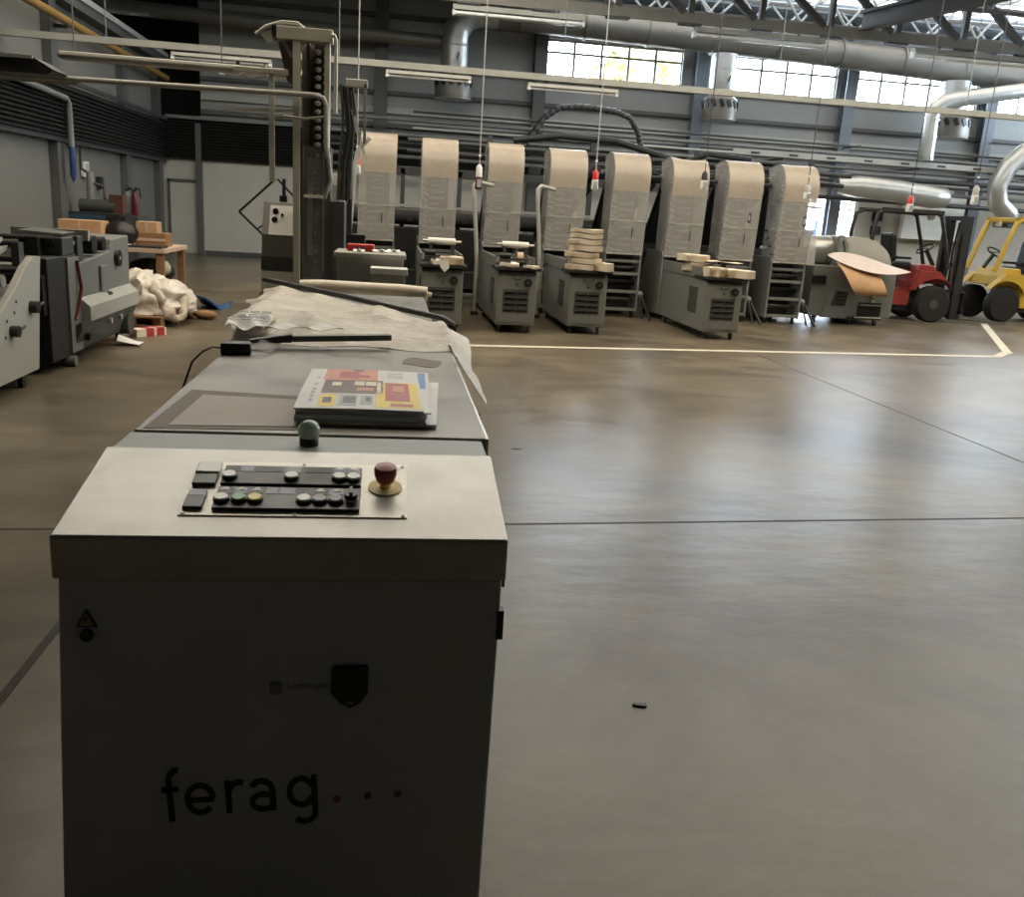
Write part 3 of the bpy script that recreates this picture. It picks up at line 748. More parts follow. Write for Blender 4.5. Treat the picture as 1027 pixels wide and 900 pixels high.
o = G((-.45, 6.55, .80)).hexa([(-.68, 6.35, .80), (-.30, 6.3, .80), (-.25, 6.62, .80), (-.62, 6.68, .80), (-.68, 6.35, .83), (-.30, 6.3, .83), (-.25, 6.62, .84), (-.62, 6.68, .84)]).out('cardboard_piece', M['cardpale'], loc=(-.45, 6.55, .80))
tag(o, 'flat pale cardboard piece in front of the white film roll', 'cardboard')
t = thing('plastic_bin', 'large gray plastic bin standing on the conveyor', 'bin', (-.17, 8.3, .80))
def KB(): return G((-.17, 8.3, .80))
KB().hexa([(-.44, 8.02, .80), (.10, 8.02, .80), (.10, 8.6, .80), (-.44, 8.6, .80), (-.46, 8.0, 1.17), (.12, 8.0, 1.17), (.12, 8.62, 1.17), (-.46, 8.62, 1.17)]).out('tub', M['gray_lt'], t, bevel=.01)
KB().box(-.48, .14, 7.98, 8.64, 1.16, 1.2).out('rim', M['gray_lt'], t, bevel=.008)
t = thing('red_case', 'flat red case lying on top of the gray bin', 'case', (-.27, 8.35, 1.2))
G().box(-.11, .13, -.1, .1, 0, .06).out('shell', M['red'], t, bevel=.01)
G().box(-.03, .05, -.13, -.1, .02, .035).out('handle', M['black'], t, bevel=.004)
for x, y, w_, l in ((-.27, 8.1, .1, 'small white wrapper on the front edge of the gray bin'), (-.08, 8.25, .16, 'crumpled white wrapper beside the red case'), (.03, 8.4, .12, 'pale folded wrapper on the right corner of the gray bin')):
    o = G().sheet(lambda u, v: Vector((w_ * (u - .5), .12 * (v - .5), .015 + .012 * math.sin(9 * u + 3) * math.cos(8 * v))), 8, 6, .003).out('wrapper', M['whitepaper'], loc=(x, y, 1.203), smooth=40)
    tag(o, l, 'wrapper')
t = thing('carton', 'white lidded carton in front of the gray bin on the conveyor', 'carton', (.0, 7.78, .80))
G().box(-.15, .13, -.1, .14, 0, .27).out('box', M['gray_lt'], t, bevel=.004)
G().box(-.16, .15, -.12, .15, .25, .30).out('lid', M['white'], t, bevel=.004)
G().box(-.06, .11, -.16, -.1, .0, .13).out('front_tray', M['p_brown'], t, bevel=.004)
o = G((-.6, 7.75, .8)).ball((-.58, 7.7, .835), .04, 10, 2.2, 1, .8).ball((-.5, 7.72, .83), .03, 10, 2.2, 1, .8).out('rag', M['whitepaper'], loc=(-.6, 7.75, .8), smooth=60)
tag(o, 'crumpled white rag on the conveyor left of the gray bin', 'rag')
# ------------------------------------------------------------------ tall gripper column behind the conveyor
CL = (-.7, 9.1, 0)
col = thing('gripper_column', 'tall cream framed chain column with shiny grippers rising behind the console', 'conveyor column', CL)
def KC(): return G(CL)
KC().box(-.918, -.855, 8.95, 9.06, 0, 3.06).out('post', M['cream_lt'], col, bevel=.008)
KC().box(-.635, -.585, 8.95, 9.06, 2.08, 3.03).out('post', M['cream_lt'], col, bevel=.008)
KC().box(-1.06, -.56, 8.94, 9.08, 3.0, 3.11).out('top_beam', M['cream_lt'], col, bevel=.006)
KC().box(-1.10, -1.06, 8.95, 9.07, 3.02, 3.11).out('beam_end', M['black'], col)
KC().box(-.853, -.60, 9.16, 9.2, .9, 3.0).out('back_panel', M['purple'], col)
KC().box(-.80, -.775, 9.04, 9.16, 2.1, 3.0).out('chain_guide', M['steel_dk'], col)
KC().box(-.735, -.625, 9.12, 9.158, 2.08, 3.0).out('chain', M['iron'], col)
zz = 2.12
i = 0
while zz < 2.96:
    o = KC().ball((-.70, 9.06, zz), .03, 10, 1, 1, .8).out('gripper', M['cream_lt'], col, smooth=60)
    KC().ball((-.635, 9.07, zz + .035), .017, 8, 1, 1, 1.2).out('gripper_clip', M['ochre'], o, smooth=60)
    KC().bar((-.73, 9.09, zz + .02), (-.61, 9.09, zz + .045), .018, .018).out('gripper_arm', M['iron'], o)
    zz += .0735
# lower guarded part
KC().box(-.87, -.835, 9.0, 9.3, .1, 2.1).box(-.61, -.575, 9.0, 9.3, .1, 2.1).out('guard_frame', M['gray_dk'], col)
KC().box(-.835, -.61, 9.005, 9.012, .85, 2.1).out('guard_window', M['clear'], col)
KC().box(-.835, -.61, 9.2, 9.23, .1, 2.1).out('guard_back', M['iron'], col)
KC().box(-.79, -.74, 9.0, 9.004, 1.1, 2.0).box(-.645, -.635, 8.995, 9.004, .95, 2.05).out('guard_edge', M['steel'], col)
zz = .95
g = KC()
while zz < 2.05: g.ball((-.715, 9.12, zz), .02, 8); zz += .09
g.out('lower_grippers', M['steel_dk'], col, smooth=60)
KC().box(-.82, -.63, 8.99, 9.002, 1.635, 1.665).out('guard_label', M['white'], col)
KC().box(-.575, -.44, 9.0, 9.35, .0, 1.62).out('side_panel', M['gray_dk'], col, bevel=.01)
KC().box(-.95, -.42, 8.9, 9.4, 0, .12).out('base_frame', M['gray_dk'], col)
KC().prism([(-1.06, 3.0), (-.93, 3.02), (-.92, 2.62), (-.98, 2.66)], 'y', 9.05, 9.09).out('chute_plate', M['purple'], col)
KC().prism([(-1.22, 3.05), (-1.07, 3.1), (-1.06, 2.99), (-1.14, 2.96)], 'y', 9.0, 9.05).out('drive_bracket', M['gray_lt'], col)
KC().bar((-1.02, 9.0, 3.02), (-.93, 9.0, 2.86), .03, .03).out('knee_brace', M['cream'], col)
KC().tube([(-1.25, 9.0, 3.03), (-1.16, 9.0, 3.1), (-1.02, 9.0, 3.15), (-.88, 9.0, 3.15), (-.82, 9.0, 3.11)], .014, 6).out('cable_loop', M['gray_lt'], col, smooth=60)
KC().tube([(-.575, 8.93, 3.06), (-.545, 8.93, 3.06), (-.53, 8.93, 3.02), (-.53, 8.93, 2.5), (-.53, 8.93, 2.4)], .017, 6).out('riser_pipe', M['cream_lt'], col, smooth=60)
# tubes that run across to the left
KC().tube([(-3.5, 8.9, 2.505), (-2.85, 8.9, 2.515), (-.72, 8.9, 2.54), (-.64, 8.9, 2.52), (-.61, 8.9, 2.45), (-.61, 8.9, 2.1), (-.59, 8.9, 2.0)], .024, 10).out('cross_tube', M['gray_lt'], col, smooth=60)
KC().tube([(-.60, 8.9, 2.1), (-.58, 8.9, 1.95), (-.56, 8.9, 1.8), (-.6, 8.9, 1.7), (-.62, 8.92, 1.64)], .016, 6).out('cable', M['gray_lt'], col, smooth=60)
KC().tube([(-1.0, 8.92, 2.34), (-.8, 8.9, 2.33), (-.62, 8.9, 2.36)], .012, 6).out('thin_tube', M['cream_lt'], col, smooth=60)
KC().box(-1.45, -.96, 8.98, 9.04, 2.70, 2.75).out('stub_rail', M['cream_lt'], col, bevel=.01)
KC().box(-1.14, -1.09, 9.0, 9.05, 1.76, 2.72).out('drop_post', M['cream_lt'], col, bevel=.006)
KC().bar((-1.55, 9.05, 2.38), (-.92, 9.05, 2.40), .03, .03).bar((-1.3, 9.05, 2.33), (-.92, 9.05, 2.36), .02, .02).out('tie_bar', M['gray_lt'], col)
# cable tray with lamp, left of the column, and the dark hood over its end
t = thing('cable_tray', 'short cream cable tray with rounded end hanging upper left of the column', 'cable tray', (-2.2, 9.3, 2.72))
G().box(-.84, .78, -.07, .07, 0, .07).out('tray', M['cream'], t, bevel=.03)
for x in (-.7, .6): G().cyl((x, 0, .07), (x, 0, 4.55), .006, 6).out('hanger_rod', M['pipe'], t)
G().prism([(.78, -.01), (.9, .03), (1.0, .1), (1.02, .0), (.86, -.04)], 'y', -.04, .04).out('end_fitting', M['cream'], t)
t = thing('lamp_hood', 'dark flat hood at the upper left end of the long gray tube', 'hood', (-3.4, 8.9, 2.5))
G().prism([(-.9, .13), (.40, .13), (.56, .04), (.5, .0), (-.9, .0)], 'y', -.35, .35).out('hood_shell', M['iron'], t)
G().box(-.9, .40, -.37, -.35, .115, .14).out('light_edge', M['gray_lt'], t)
# pipes and wires draped right of the column
t = thing('cable_bundle', 'draped gray cables and conduit right of the gripper column', 'cables', (-.42, 9.6, 0))
rnd = random.Random(5)
for k in range(5):
    x = -.10 + .03 * k
    G().tube([(x, 0, 2.74 - .02 * k), (x + .02, .02, 2.5), (x + .02 + .02 * math.sin(k), .05, 2.3), (x - .01, .03, 2.0), (x - .02, 0, 1.6 + .05 * rnd.random())], .010 + .005 * rnd.random(), 6).out('cable', M['iron'] if k % 2 else M['gray_dk'], t, smooth=60)
G().box(-.06, .16, .04, .1, 2.72, 2.80).out('bracket', M['gray_lt'], t, bevel=.01)
G().box(.12, .15, .04, .08, 2.2, 2.76).out('bracket_post', M['gray'], t)
G().sheet(lambda u, v: Vector((.0 + .07 * u + .10 * v, -.02, 2.5 - .36 * v - .1 * u + .02 * math.sin(12 * u))), 8, 8, .004).out('plastic_wrap', M['hood_side'], t, smooth=50)
G().box(-.05, .02, .08, .14, 1.3, 2.8).out('support_post', M['gray_dk'], t)
G().box(-.16, .16, 0, .3, 0, 1.3).out('support_base', M['iron'], t)
# control cabinet left of the column
t = thing('control_cabinet', 'small gray control cabinet with white face left of the gripper column', 'control cabinet', (-1.07, 9.15, 0))
G().prism([(0, .0), (.0, 1.27), (.22, 1.58), (.35, 1.58), (.35, 0)], 'x', -.165, .145).out('body', M['gray'], t, bevel=.01)
G().hexa([(-.10, -.008, 1.27), (.14, -.008, 1.27), (.14, 0.0, 1.27), (-.10, 0, 1.27), (-.10, .187, 1.545), (.14, .187, 1.545), (.14, .20, 1.545), (-.10, .20, 1.545)]).out('face_panel', M['white'], t)
for x, z_ in ((-.045, 1.49), (-.05, 1.41), (.02, 1.46)): G().cyl((x, .13 - (1.5 - z_) * .7, z_), (x, .17 - (1.5 - z_) * .7, z_), .028 if x < 0 else .012, 12).out('dial', M['black'], t)
G().box(-.17, .15, -.012, 0, .93, 1.06).out('dark_band', M['gray_dk'], t)
G().box(-.17, .15, -.014, 0, .62, .92).out('lower_panel', M['white'], t)
G().box(.09, .115, -.02, -.012, .76, .83).out('slot', M['black'], t)
G().box(-.02, .05, .23, .3, 1.58, 1.64).out('top_socket', M['iron'], t)
G().cyl((.02, .27, 1.6), (.02, .27, 1.8), .018, 8).out('signal_stub', M['iron'], t)
# diamond-shaped dark bars on a thin stand
t = thing('swing_arm', 'dark thin bars bent into a diamond on a stand left of the cabinet', 'swing arm', (-1.34, 9.66, 0))
G().bar((.18, 0, 1.80), (-.18, 0, 1.46), .035, .02).out('bar', M['iron'], t)
G().bar((.20, 0, 1.80), (.45, 0, 1.55), .03, .02).out('bar', M['iron'], t)
G().bar((-.18, 0, 1.46), (.12, 0, 1.18), .035, .02).out('bar', M['iron'], t)
G().box(.06, .10, -.02, .02, 0, 1.22).out('stand', M['gray_dk'], t)
G().box(.04, .12, -.03, .03, 1.0, 1.12).out('clamp', M['iron'], t)
G().box(-.06, .22, -.14, .14, 0, .03).out('foot', M['iron'], t)
G().tube([(.05, 0, 1.24), (.0, -.02, 1.3), (.07, -.03, 1.35), (.12, -.01, 1.3)], .012, 6).out('hook', M['iron'], t, smooth=60)

# ------------------------------------------------------------------ feeder towers with curved plastic hoods
def hood_profile(z0, r=.42, zt=2.71, back=1.15):
    """(y, z) points from the foot of the front sheet, over the top and down the back"""
    P = [(0, z0), (0, (z0 + zt - r) / 2), (0, zt - r)]
    for i in range(1, 9):
        a = PI / 2 * i / 8; P.append((r - r * math.cos(a), zt - r + r * math.sin(a)))
    return P

def make_tower(name, label, x, y0=15.0, w_=.60, dz=0.0, dent=False, lower='open', xlean=0.0, flap=False, mark=False):
    t = thing(name, label, 'feeder tower', (x, y0, 0), 0, 'feeder towers along the back machine')
    zt = 2.71 + dz; h = w_ / 2
    # frame at the base
    for s_ in (-1, 1):
        G().prism([(.04, .1), (.04, 1.08), (.12, 1.15), (1.0, 1.15), (1.25, .7), (1.25, .1)], 'x', s_ * h - .015, s_ * h + .015).out('side_plate', M['gray'], t, bevel=.004)
    if lower == 'open':
        for zz in (.12, .42, .72, .93): G().box(-h, h, .06, .12, zz, zz + .045).out('cross_bar', M['gray'], t)
        G().cyl((-h, .25, .30), (h, .25, .30), .035, 12).out('roller', M['steel_dk'], t, smooth=40)
        G().cyl((-h, .3, .58), (h, .3, .58), .05, 12).out('roller', M['black'], t, smooth=40)
        G().cyl((-h, .3, .83), (h, .3, .83), .035, 12).out('roller', M['steel_dk'], t, smooth=40)
        G().bar((h + .05, -.05, .36), (h + .16, -.32, .02), .03, .03).bar((h + .01, -.02, .4), (h + .06, -.2, .02), .025, .025).out('strut', M['iron'], t)
        G().ball((h + .04, .12, .40), .09, 10, 1, .8, .7).out('motor', M['gray'], t, smooth=60)
    G().box(-h, h, .5, 1.24, .1, 1.1).out('core_box', M['iron'], t)
    for s_ in (-1, 1):
        for y in (.15, 1.1): G().cyl((s_ * (h - .05), y, 0), (s_ * (h - .05), y, .12), .03, 10).out('foot', M['iron'], t)
    # belt column inside
    G().box(-.17, .17, .20, .30, 1.05, zt - .45).out('belt_column', M['iron'], t)
    g = G(); zz = 1.12
    k = 0
    while zz < zt - .45:
        g.cyl((-.13, .17, zz), (.13 if k % 3 else .02, .17, zz), .018, 8); zz += .095; k += 1
    g.out('belt_rollers', M['p_gray'], t, smooth=60)
    g = G(); zz = 1.15
    while zz < zt - .35:
        g.obox((-h + .09, .12, zz), (.10, .05, .035), ry=.5); zz += .085
    g.out('paper_clips', M['p_gray'], t)
    # carrier belts curling over inside the hood and running down to the machine behind
    arch = [(.22, zt - .5), (.26, zt - .28), (.38, zt - .14), (.55, zt - .12), (.75, zt - .2), (1.15, zt - .62), (1.7, zt - 1.2), (1.9, zt - 1.45)]
    for xx in (-.16, .16): G().tube([(xx, y, z_) for y, z_ in arch], .045, 6).out('carrier_belt', M['iron'], t, smooth=60)
    G().sheet(lambda u, v: Vector((-.15 + .3 * u, .70 + 1.2 * v, zt - .17 - 1.27 * v)), 2, 4, .04).out('belt_deck', M['gray_dk'], t)
    # hood: clear front and sides, dusty top
    P = hood_profile(1.06, zt=zt)
    def lean(z_): return xlean * (z_ - 1.06)
    def front(u, v):
        zz_ = 1.06 + (zt - .62 - 1.06) * v
        return Vector((h - w_ * u + lean(zz_), -.012 * math.sin(u * PI), zz_))
    G().sheet(front, 6, 8, .006).out('front_sheet', M['hood_clear'], t, smooth=50)
    Q = [(0, zt - .62)] + P[2:] + [(.6, zt - .005), (.8, zt - .06)]
    def top(u, v):
        s_ = v * (len(Q) - 1); i = min(int(s_), len(Q) - 2); f = s_ - i
        y = Q[i][0] * (1 - f) + Q[i + 1][0] * f; z_ = Q[i][1] * (1 - f) + Q[i + 1][1] * f
        if dent: z_ -= .07 * math.sin(u * PI * .9 + .4) * max(0, v - .35)
        return Vector((h - w_ * u + lean(z_), y - .012 * math.sin(u * PI) * (1 - v), z_))
    G().sheet(top, 8, 24, .006).out('hood_top', M['hood_top'], t, smooth=50)
    prof = [(y, z_) for y, z_ in P] + [(.8, zt - .06), (.62, zt - .6), (.55, 1.15)]
    for s_ in (-1, 1):
        g = G().prism([(y + .004, z_ - .004) for y, z_ in prof], 'x', s_ * h - .003, s_ * h + .003)
        g.v = [(a + lean(c), b, c) for a, b, c in g.v]
        g.out('side_sheet', M['hood_side'], t)
    # seam strips and edge ribs
    sz = 1.60
    G().box(-h - .005 + lean(sz), h + .005 + lean(sz), -.018, -.004, sz, sz + .022).out('seam_strip', M['gray_lt'], t)
    G().box(-h, h, -.012, -.004, 1.06, 1.085).out('hem_strip', M['gray_lt'], t)
    for s_ in (-1, 1):
        pts = [(s_ * h + lean(z_), y - .004, z_) for y, z_ in P]
        G().tube(pts, .006, 5).out('edge_rib', M['hood_side'], t, smooth=60)
    G().box(.07 + lean(1.9), .085 + lean(1.9), -.02, -.012, 1.35, 1.5).out('latch_slot', M['iron'], t)
    if mark:
        o = G().box(.10 + lean(1.8), .16 + lean(1.8), -.016, -.010, 1.70, 1.86).out('safety_sign', M['black'], t)
        G().prism([(.125 + lean(1.8), 1.73), (.138 + lean(1.8), 1.73), (.142 + lean(1.8), 1.78), (.136 + lean(1.8), 1.84), (.118 + lean(1.8), 1.80)], 'y', -.018, -.0155).out('sign_figure', M['white'], o)
    if flap:
        G().hexa([(h - .02, -.03, 1.05), (h + .16, .02, 1.05), (h + .16, .03, 1.05), (h - .02, -.02, 1.05), (h - .02, -.03, 1.55), (h + .12, .02, 1.55), (h + .12, .03, 1.55), (h - .02, -.02, 1.55)]).out('side_flap', M['hood_side'], t)
        for k in range(4): G().cyl((-h - .02, .02 + .12 * k, 1.2 + .13 * k), (-h - .06, .02 + .12 * k, 1.2 + .13 * k), .02, 8).out('hinge_knob', M['black'], t)
    return t
TX = [-.24, .74, 1.79, 2.82, 3.88, 4.88, 5.89, 6.885]
TL = ['feeder tower with curved plastic hood behind the gray bin, beside the gripper column',
      'feeder tower behind the trolley with white roller and slim white pad',
      'feeder tower behind the trolley topped by a broad white roller',
      'feeder tower behind the trolley carrying the tall paper pile',
      'feeder tower with open base between the paper pile trolley and the pulled out trolley',
      'feeder tower with dented wavy top behind the pulled out trolley',
      'feeder tower with black safety sign just right of the pulled out trolley',
      'feeder tower with side flap next to the cardboard covered drum machine']
for i, x in enumerate(TX):
    make_tower('feeder_tower', TL[i], x, 15.0 if i < 6 else 15.15, .57 if i < 3 else .61, dz=(.02, .0, .0, -.02, -.01, -.02, .0, .0)[i],
               dent=i == 5, lower='open', xlean=(.03, .02, .045, .045, .05, .05, .06, .06)[i] * .55, flap=i == 7, mark=i >= 6)
# curved guard rails that stand between the towers
def guard_rail(x, y, label):
    t = thing('guard_rail', label, 'guard rail', (x, y, 0), 0, 'curved guard rails beside the towers')
    G().tube([(.32, .3, 2.02), (.05, .02, 2.05), (0, 0, 2.0), (.02, 0, 1.7), (.06, 0, 1.3), (.10, 0, .8), (.10, .05, .05)], .032, 8).out('rail_tube', M['gray_lt'], t, smooth=60)
    G().box(.04, .16, -.02, .12, 0, .06).out('foot', M['iron'], t)
guard_rail(1.26, 14.4, 'bent pale guard rail between the second and third feeder towers')
guard_rail(2.26, 14.4, 'bent pale guard rail between the third and fourth feeder towers')
t = thing('guard_rail', 'bent pale guard rail right of the control box by the first tower', 'guard rail', (-.60, 13.2, 0), 0, 'curved guard rails beside the towers')
G().tube([(.28, .0, 2.5), (.14, 0, 2.35), (.08, 0, 2.1), (.06, 0, 1.7), (.02, 0, 1.2), (0, 0, .05)], .035, 8).out('rail_tube', M['gray_lt'], t, smooth=60)
G().box(-.06, .06, -.06, .06, 0, .06).out('foot', M['iron'], t)
t = thing('control_box', 'pale gray control box with two doors left of the first feeder tower', 'control box', (-.85, 13.4, 0))
G().box(-.2, .2, 0, .3, 1.42, 2.0).out('cabinet', M['gray_lt'], t, bevel=.01)
for x in (-.1, .1): G().box(x - .07, x + .07, -.02, 0, 1.5, 1.85).out('door', M['gray'], t, bevel=.004)
G().box(-.25, .3, -.02, .3, .95, 1.12).out('shelf', M['gray'], t)
G().box(-.2, .2, .05, .3, 0, .95).out('pedestal', M['iron'], t)
G().cyl((-.05, -.03, 1.22), (-.05, .2, 1.22), .1, 16).out('reel', M['gray_dk'], t, smooth=40)
G().box(-.2, .2, .1, .3, 1.1, 1.45).out('neck', M['iron'], t)

# ------------------------------------------------------------------ loading trolleys
def make_trolley(label, x, y0, length, w_=.55, top='roller'):
    t = thing('loading_trolley', label, 'trolley', (x, y0, 0), 0, 'loading trolleys in front of the feeder towers')
    h = w_ / 2
    G().prism([(0, .11), (.0, .80), (.03, .84), (length, .90), (length, .11)], 'x', -h, h).out('body', M['gray'], t, bevel=.012)
    # front panel
    G().box(-h + .02, h - .02, -.008, 0, .15, .78).out('front_panel', M['gray'], t, bevel=.003)
    o = G().box(-h + .09, h - .1, -.012, -.006, .29, .60).out('vent', M['gray_dk'], t)
    for k in range(4):
        for s_ in (-1, 1):
            cx = -.005 + s_ * .085
            G().obox((cx, -.016, .325 + .078 * k), (.145, .02, .038), rx=.7).out('louvre', M['iron'], o)
    o = G().cyl((.15, -.008, .70), (.15, -.05, .70), .055, 20).out('hand_wheel', M['black'], t, smooth=40)
    G().cyl((.15, -.05, .70), (.15, -.062, .70), .02, 12).out('wheel_hub', M['gray_dk'], o)
    G().cyl((.0, -.008, .665), (.0, -.016, .665), .014, 12).out('lock', M['black'], t)
    G().tube([(-.08, -.01, .77), (-.04, -.035, .745), (.04, -.035, .745), (.08, -.01, .77)], .008, 6).out('pull_handle', M['gray_dk'], t, smooth=60)
    G().box(h, h + .012, .25, .65, .28, .66).out('side_cover', M['gray_dk'], t, bevel=.003)
    G().box(-h - .012, -h, .35, .72, .35, .72).out('side_cover', M['gray_dk'], t, bevel=.003)
    for s_ in (-1, 1):
        for y in (.1, length - .15):
            o = G().box(s_ * (h - .07) - .02, s_ * (h - .07) + .02, y - .03, y + .03, .085, .112).out('caster', M['steel_dk'], t)
            G().cyl((s_ * (h - .07) - .016, y, .045), (s_ * (h - .07) + .016, y, .045), .045, 14).out('caster_wheel', M['gray_dk'], o, smooth=40)
    # tray on top
    G().box(-h - .03, h + .05, -.06, .5, .86, .90).out('top_tray', M['iron'], t, bevel=.004)
    G().box(-h, h, .5, length - .05, .88, .93).out('feed_bed', M['gray_dk'], t)
    for s_ in (-1, 1): G().box(s_ * h - .012, s_ * h + .012, .3, length - .05, .86, 1.02).out('bed_rail', M['gray'], t)
    if top == 'roller':
        for s_ in (-.16, .14): G().box(s_ - .02, s_ + .02, .25, .31, .9, 1.18).out('roller_bracket', M['gray_dk'], t)
        G().cyl((-.27, .28, 1.19), (.25, .28, 1.19), .018, 10).out('roller_shaft', M['steel'], t, smooth=40)
        G().cyl((-.2, .28, 1.19), (.17, .28, 1.19), .045, 16).out('pressure_roller', M['white'], t, smooth=40)
        G().box(-.17, .15, .1, .2, .98, 1.02).box(-.25, -.1, 0, .12, .94, 1.0).out('guide_plate', M['steel_dk'], t)
        G().cyl((-.24, .12, 1.04), (-.1, .12, 1.04), .04, 12).out('guide_roller', M['black'], t, smooth=40)
    return t
make_trolley('gray loading trolley with white roller and paper pad, nearest the gray bin', .70, 12.15, 2.6)
make_trolley('gray loading trolley with broad white roller, standing left of the paper pile trolley', 1.735, 12.38, 2.4)
make_trolley('gray loading trolley carrying the tall crooked pile of paper bundles', 2.78, 12.58, 2.2, top='')
make_trolley('gray loading trolley pulled out of the row, showing its dark long side', 4.80, 12.62, 2.2, top='')

def bundle(x, y, z, sx_, sy_, sz, rz, label, group=None, m='paper'):
    t = thing('paper_bundle', label, 'paper bundle', (x, y, z), rz, group)
    rnd = random.Random(int(x * 1000 + z * 977))
    a = [rnd.uniform(-.01, .01) for _ in range(6)]
    def f(u, v): return Vector(((u - .5) * sx_ + a[0] * v, (v - .5) * sy_ + a[1] * u, sz + a[2] * math.sin(u * 3) + a[3] * v + .006 * math.sin(u * 7 + v * 5)))
    G().sheet(f, 6, 5, sz).out('folded_sheets', M[m], t)
    g = G()
    for k in range(1, int(sz / .012)): g.box(-sx_ / 2 - .002, sx_ / 2 + .002, -sy_ / 2 - .003, sy_ / 2, k * .012 - .001, k * .012 + .0006)
    if g.v: g.out('page_edges', M['p_cream'], t)
    return t
# loose pads on the two roller trolleys
bundle(.81, 12.22, .90, .30, .26, .10, .05, 'thick paper pad on the right of the trolley nearest the gray bin')
bundle(.60, 12.2, .90, .12, .2, .06, .0, 'small white pad on the left of the trolley nearest the gray bin', m='whitepaper')
o = G((.70, 12.08, .9)).sheet(lambda u, v: Vector((.64 + .12 * u + .02 * v, 12.06, .965 - .16 * v * (1 - .8 * abs(u - .5)))), 6, 6, .003).out('paper_sheet', M['whitepaper'], loc=(.70, 12.08, .9))
tag(o, 'white sheet hanging in a point over the front of the first trolley', 'paper sheet')
bundle(1.62, 12.44, .90, .26, .22, .05, -.05, 'low paper pad under the broad white roller', m='whitepaper')
bundle(1.92, 12.42, .90, .18, .26, .035, .1, 'thin paper pad on the right front corner of the broad roller trolley')
t = thing('brown_reel', 'small brown reel beside the broad white roller', 'reel', (1.78, 12.55, .9))
G().cyl((-.04, 0, .13), (.04, 0, .13), .07, 16).out('reel', M['cardpale'], t, smooth=40); G().box(-.05, .05, -.03, .03, 0, .07).out('stand', M['iron'], t)
# tall pile
z0 = .90
names = ['bottom', 'second lowest', 'third lowest', 'middle', 'third highest', 'second highest', 'topmost']
for k in range(7):
    hh = (.075, .07, .07, .075, .07, .06, .05)[k]
    bundle(2.70 + (.0, .03, -.02, .035, .01, .03, .03)[k], 12.72, z0, .44 - .008 * k, .34, hh, (.02, -.05, .04, -.03, .05, -.02, .0)[k],
           names[k] + ' paper bundle in the tall pile on the trolley', 'paper pile on the trolley'); z0 += hh + .016
bundle(2.98, 12.62, .90, .26, .26, .11, -.12, 'loose bundle leaning right of the tall paper pile')
# piles on the pulled out trolley
bundle(5.0, 12.72, .90, .40, .34, .11, .04, 'large loose bundle on the front right of the pulled out trolley')
bundle(4.68, 12.74, .90, .26, .30, .13, -.03, 'bundle on the front left of the pulled out trolley')
bundle(4.66, 13.5, .935, .34, .4, .12, .0, 'lower bundle at the rear of the pulled out trolley')
bundle(4.60, 13.55, 1.07, .36, .42, .10, .03, 'upper bundle at the rear of the pulled out trolley')
o = G((4.9, 13.2, .9)).sheet(lambda u, v: Vector((4.72 + .5 * u, 13.1 + .3 * v, 1.10 + .01 * math.sin(6 * u))), 6, 3, .008).out('board', M['p_cream'], loc=(4.9, 13.2, .9))
G((4.9, 13.2, .9)).box(4.95, 5.0, 13.2, 13.3, .93, 1.095).out('board_block', M['gray_dk'], o)
tag(o, 'thin pale board bridging the gap on the pulled out trolley', 'board')

# ------------------------------------------------------------------ long dark collating machine behind the towers
t = thing('collating_machine', 'long dark collating machine running behind all feeder towers', 'machine', (3.3, 17.2, 0))
G().box(-4.3, 4.4, .0, 1.1, .1, 1.25).out('body', M['iron'], t, bevel=.02)
G().box(-4.3, 4.4, -.25, .05, .2, .5).out('foot_rail', M['gray_dk'], t)
G().cyl((-4.2, .2, 1.45), (4.3, .2, 1.45), .16, 16).out('drum', M['pipe_dk'], t, smooth=40)
G().box(-4.2, 4.3, -.06, .04, 1.62, 1.66).out('light_rail', M['gray_lt'], t)
G().box(-4.25, 4.35, .3, .5, 2.2, 2.3).out('top_rail', M['pipe_dk'], t)
for k in range(9):
    G().box(-4.2 + 1.06 * k, -4.12 + 1.06 * k, .3, .5, 1.2, 2.3).out('upright', M['pipe_dk'], t)
for k in range(9):
    o = G().cyl((-4.0 + 1.03 * k, -.05, 1.42), (-4.0 + 1.03 * k, -.12, 1.42), .06, 14).out('hand_wheel', M['steel_dk'], t, smooth=40)
for k in range(2): G().box(-4.2 + 8.2 * k, -4.0 + 8.2 * k, .2, .9, 0, .1).out('foot', M['iron'], t)
# dark chute arms rising between the towers
for k, X in enumerate((3.35, 4.38, 5.38, 6.38)):
    t = thing('chute_arm', ['dark slanting chute arm between the fourth and fifth feeder towers', 'dark slanting chute arm between the fifth and sixth feeder towers',
                            'dark slanting chute arm between the sixth and seventh feeder towers', 'dark slanting chute arm between the seventh and last feeder towers'][k], 'chute arm', (X, 16.4, 0))
    G().bar((.12, -.7, 2.45), (-.26, .5, 1.55), .12, .08).out('upper_belt', M['iron'], t)
    G().bar((.12, -.6, 2.25), (-.3, .5, 1.35), .08, .06).out('lower_belt', M['pipe_dk'], t)
    G().box(-.3, -.2, .4, .5, 0, 1.6).out('post', M['iron'], t)
    for q in range(4):
        f = q / 3; G().cyl((.12 - .38 * f - .1, -.7 + 1.2 * f, 2.36 - .9 * f), (.12 - .38 * f + .1, -.7 + 1.2 * f, 2.36 - .9 * f), .04, 8).out('roller', M['pipe_dk'], t, smooth=60)

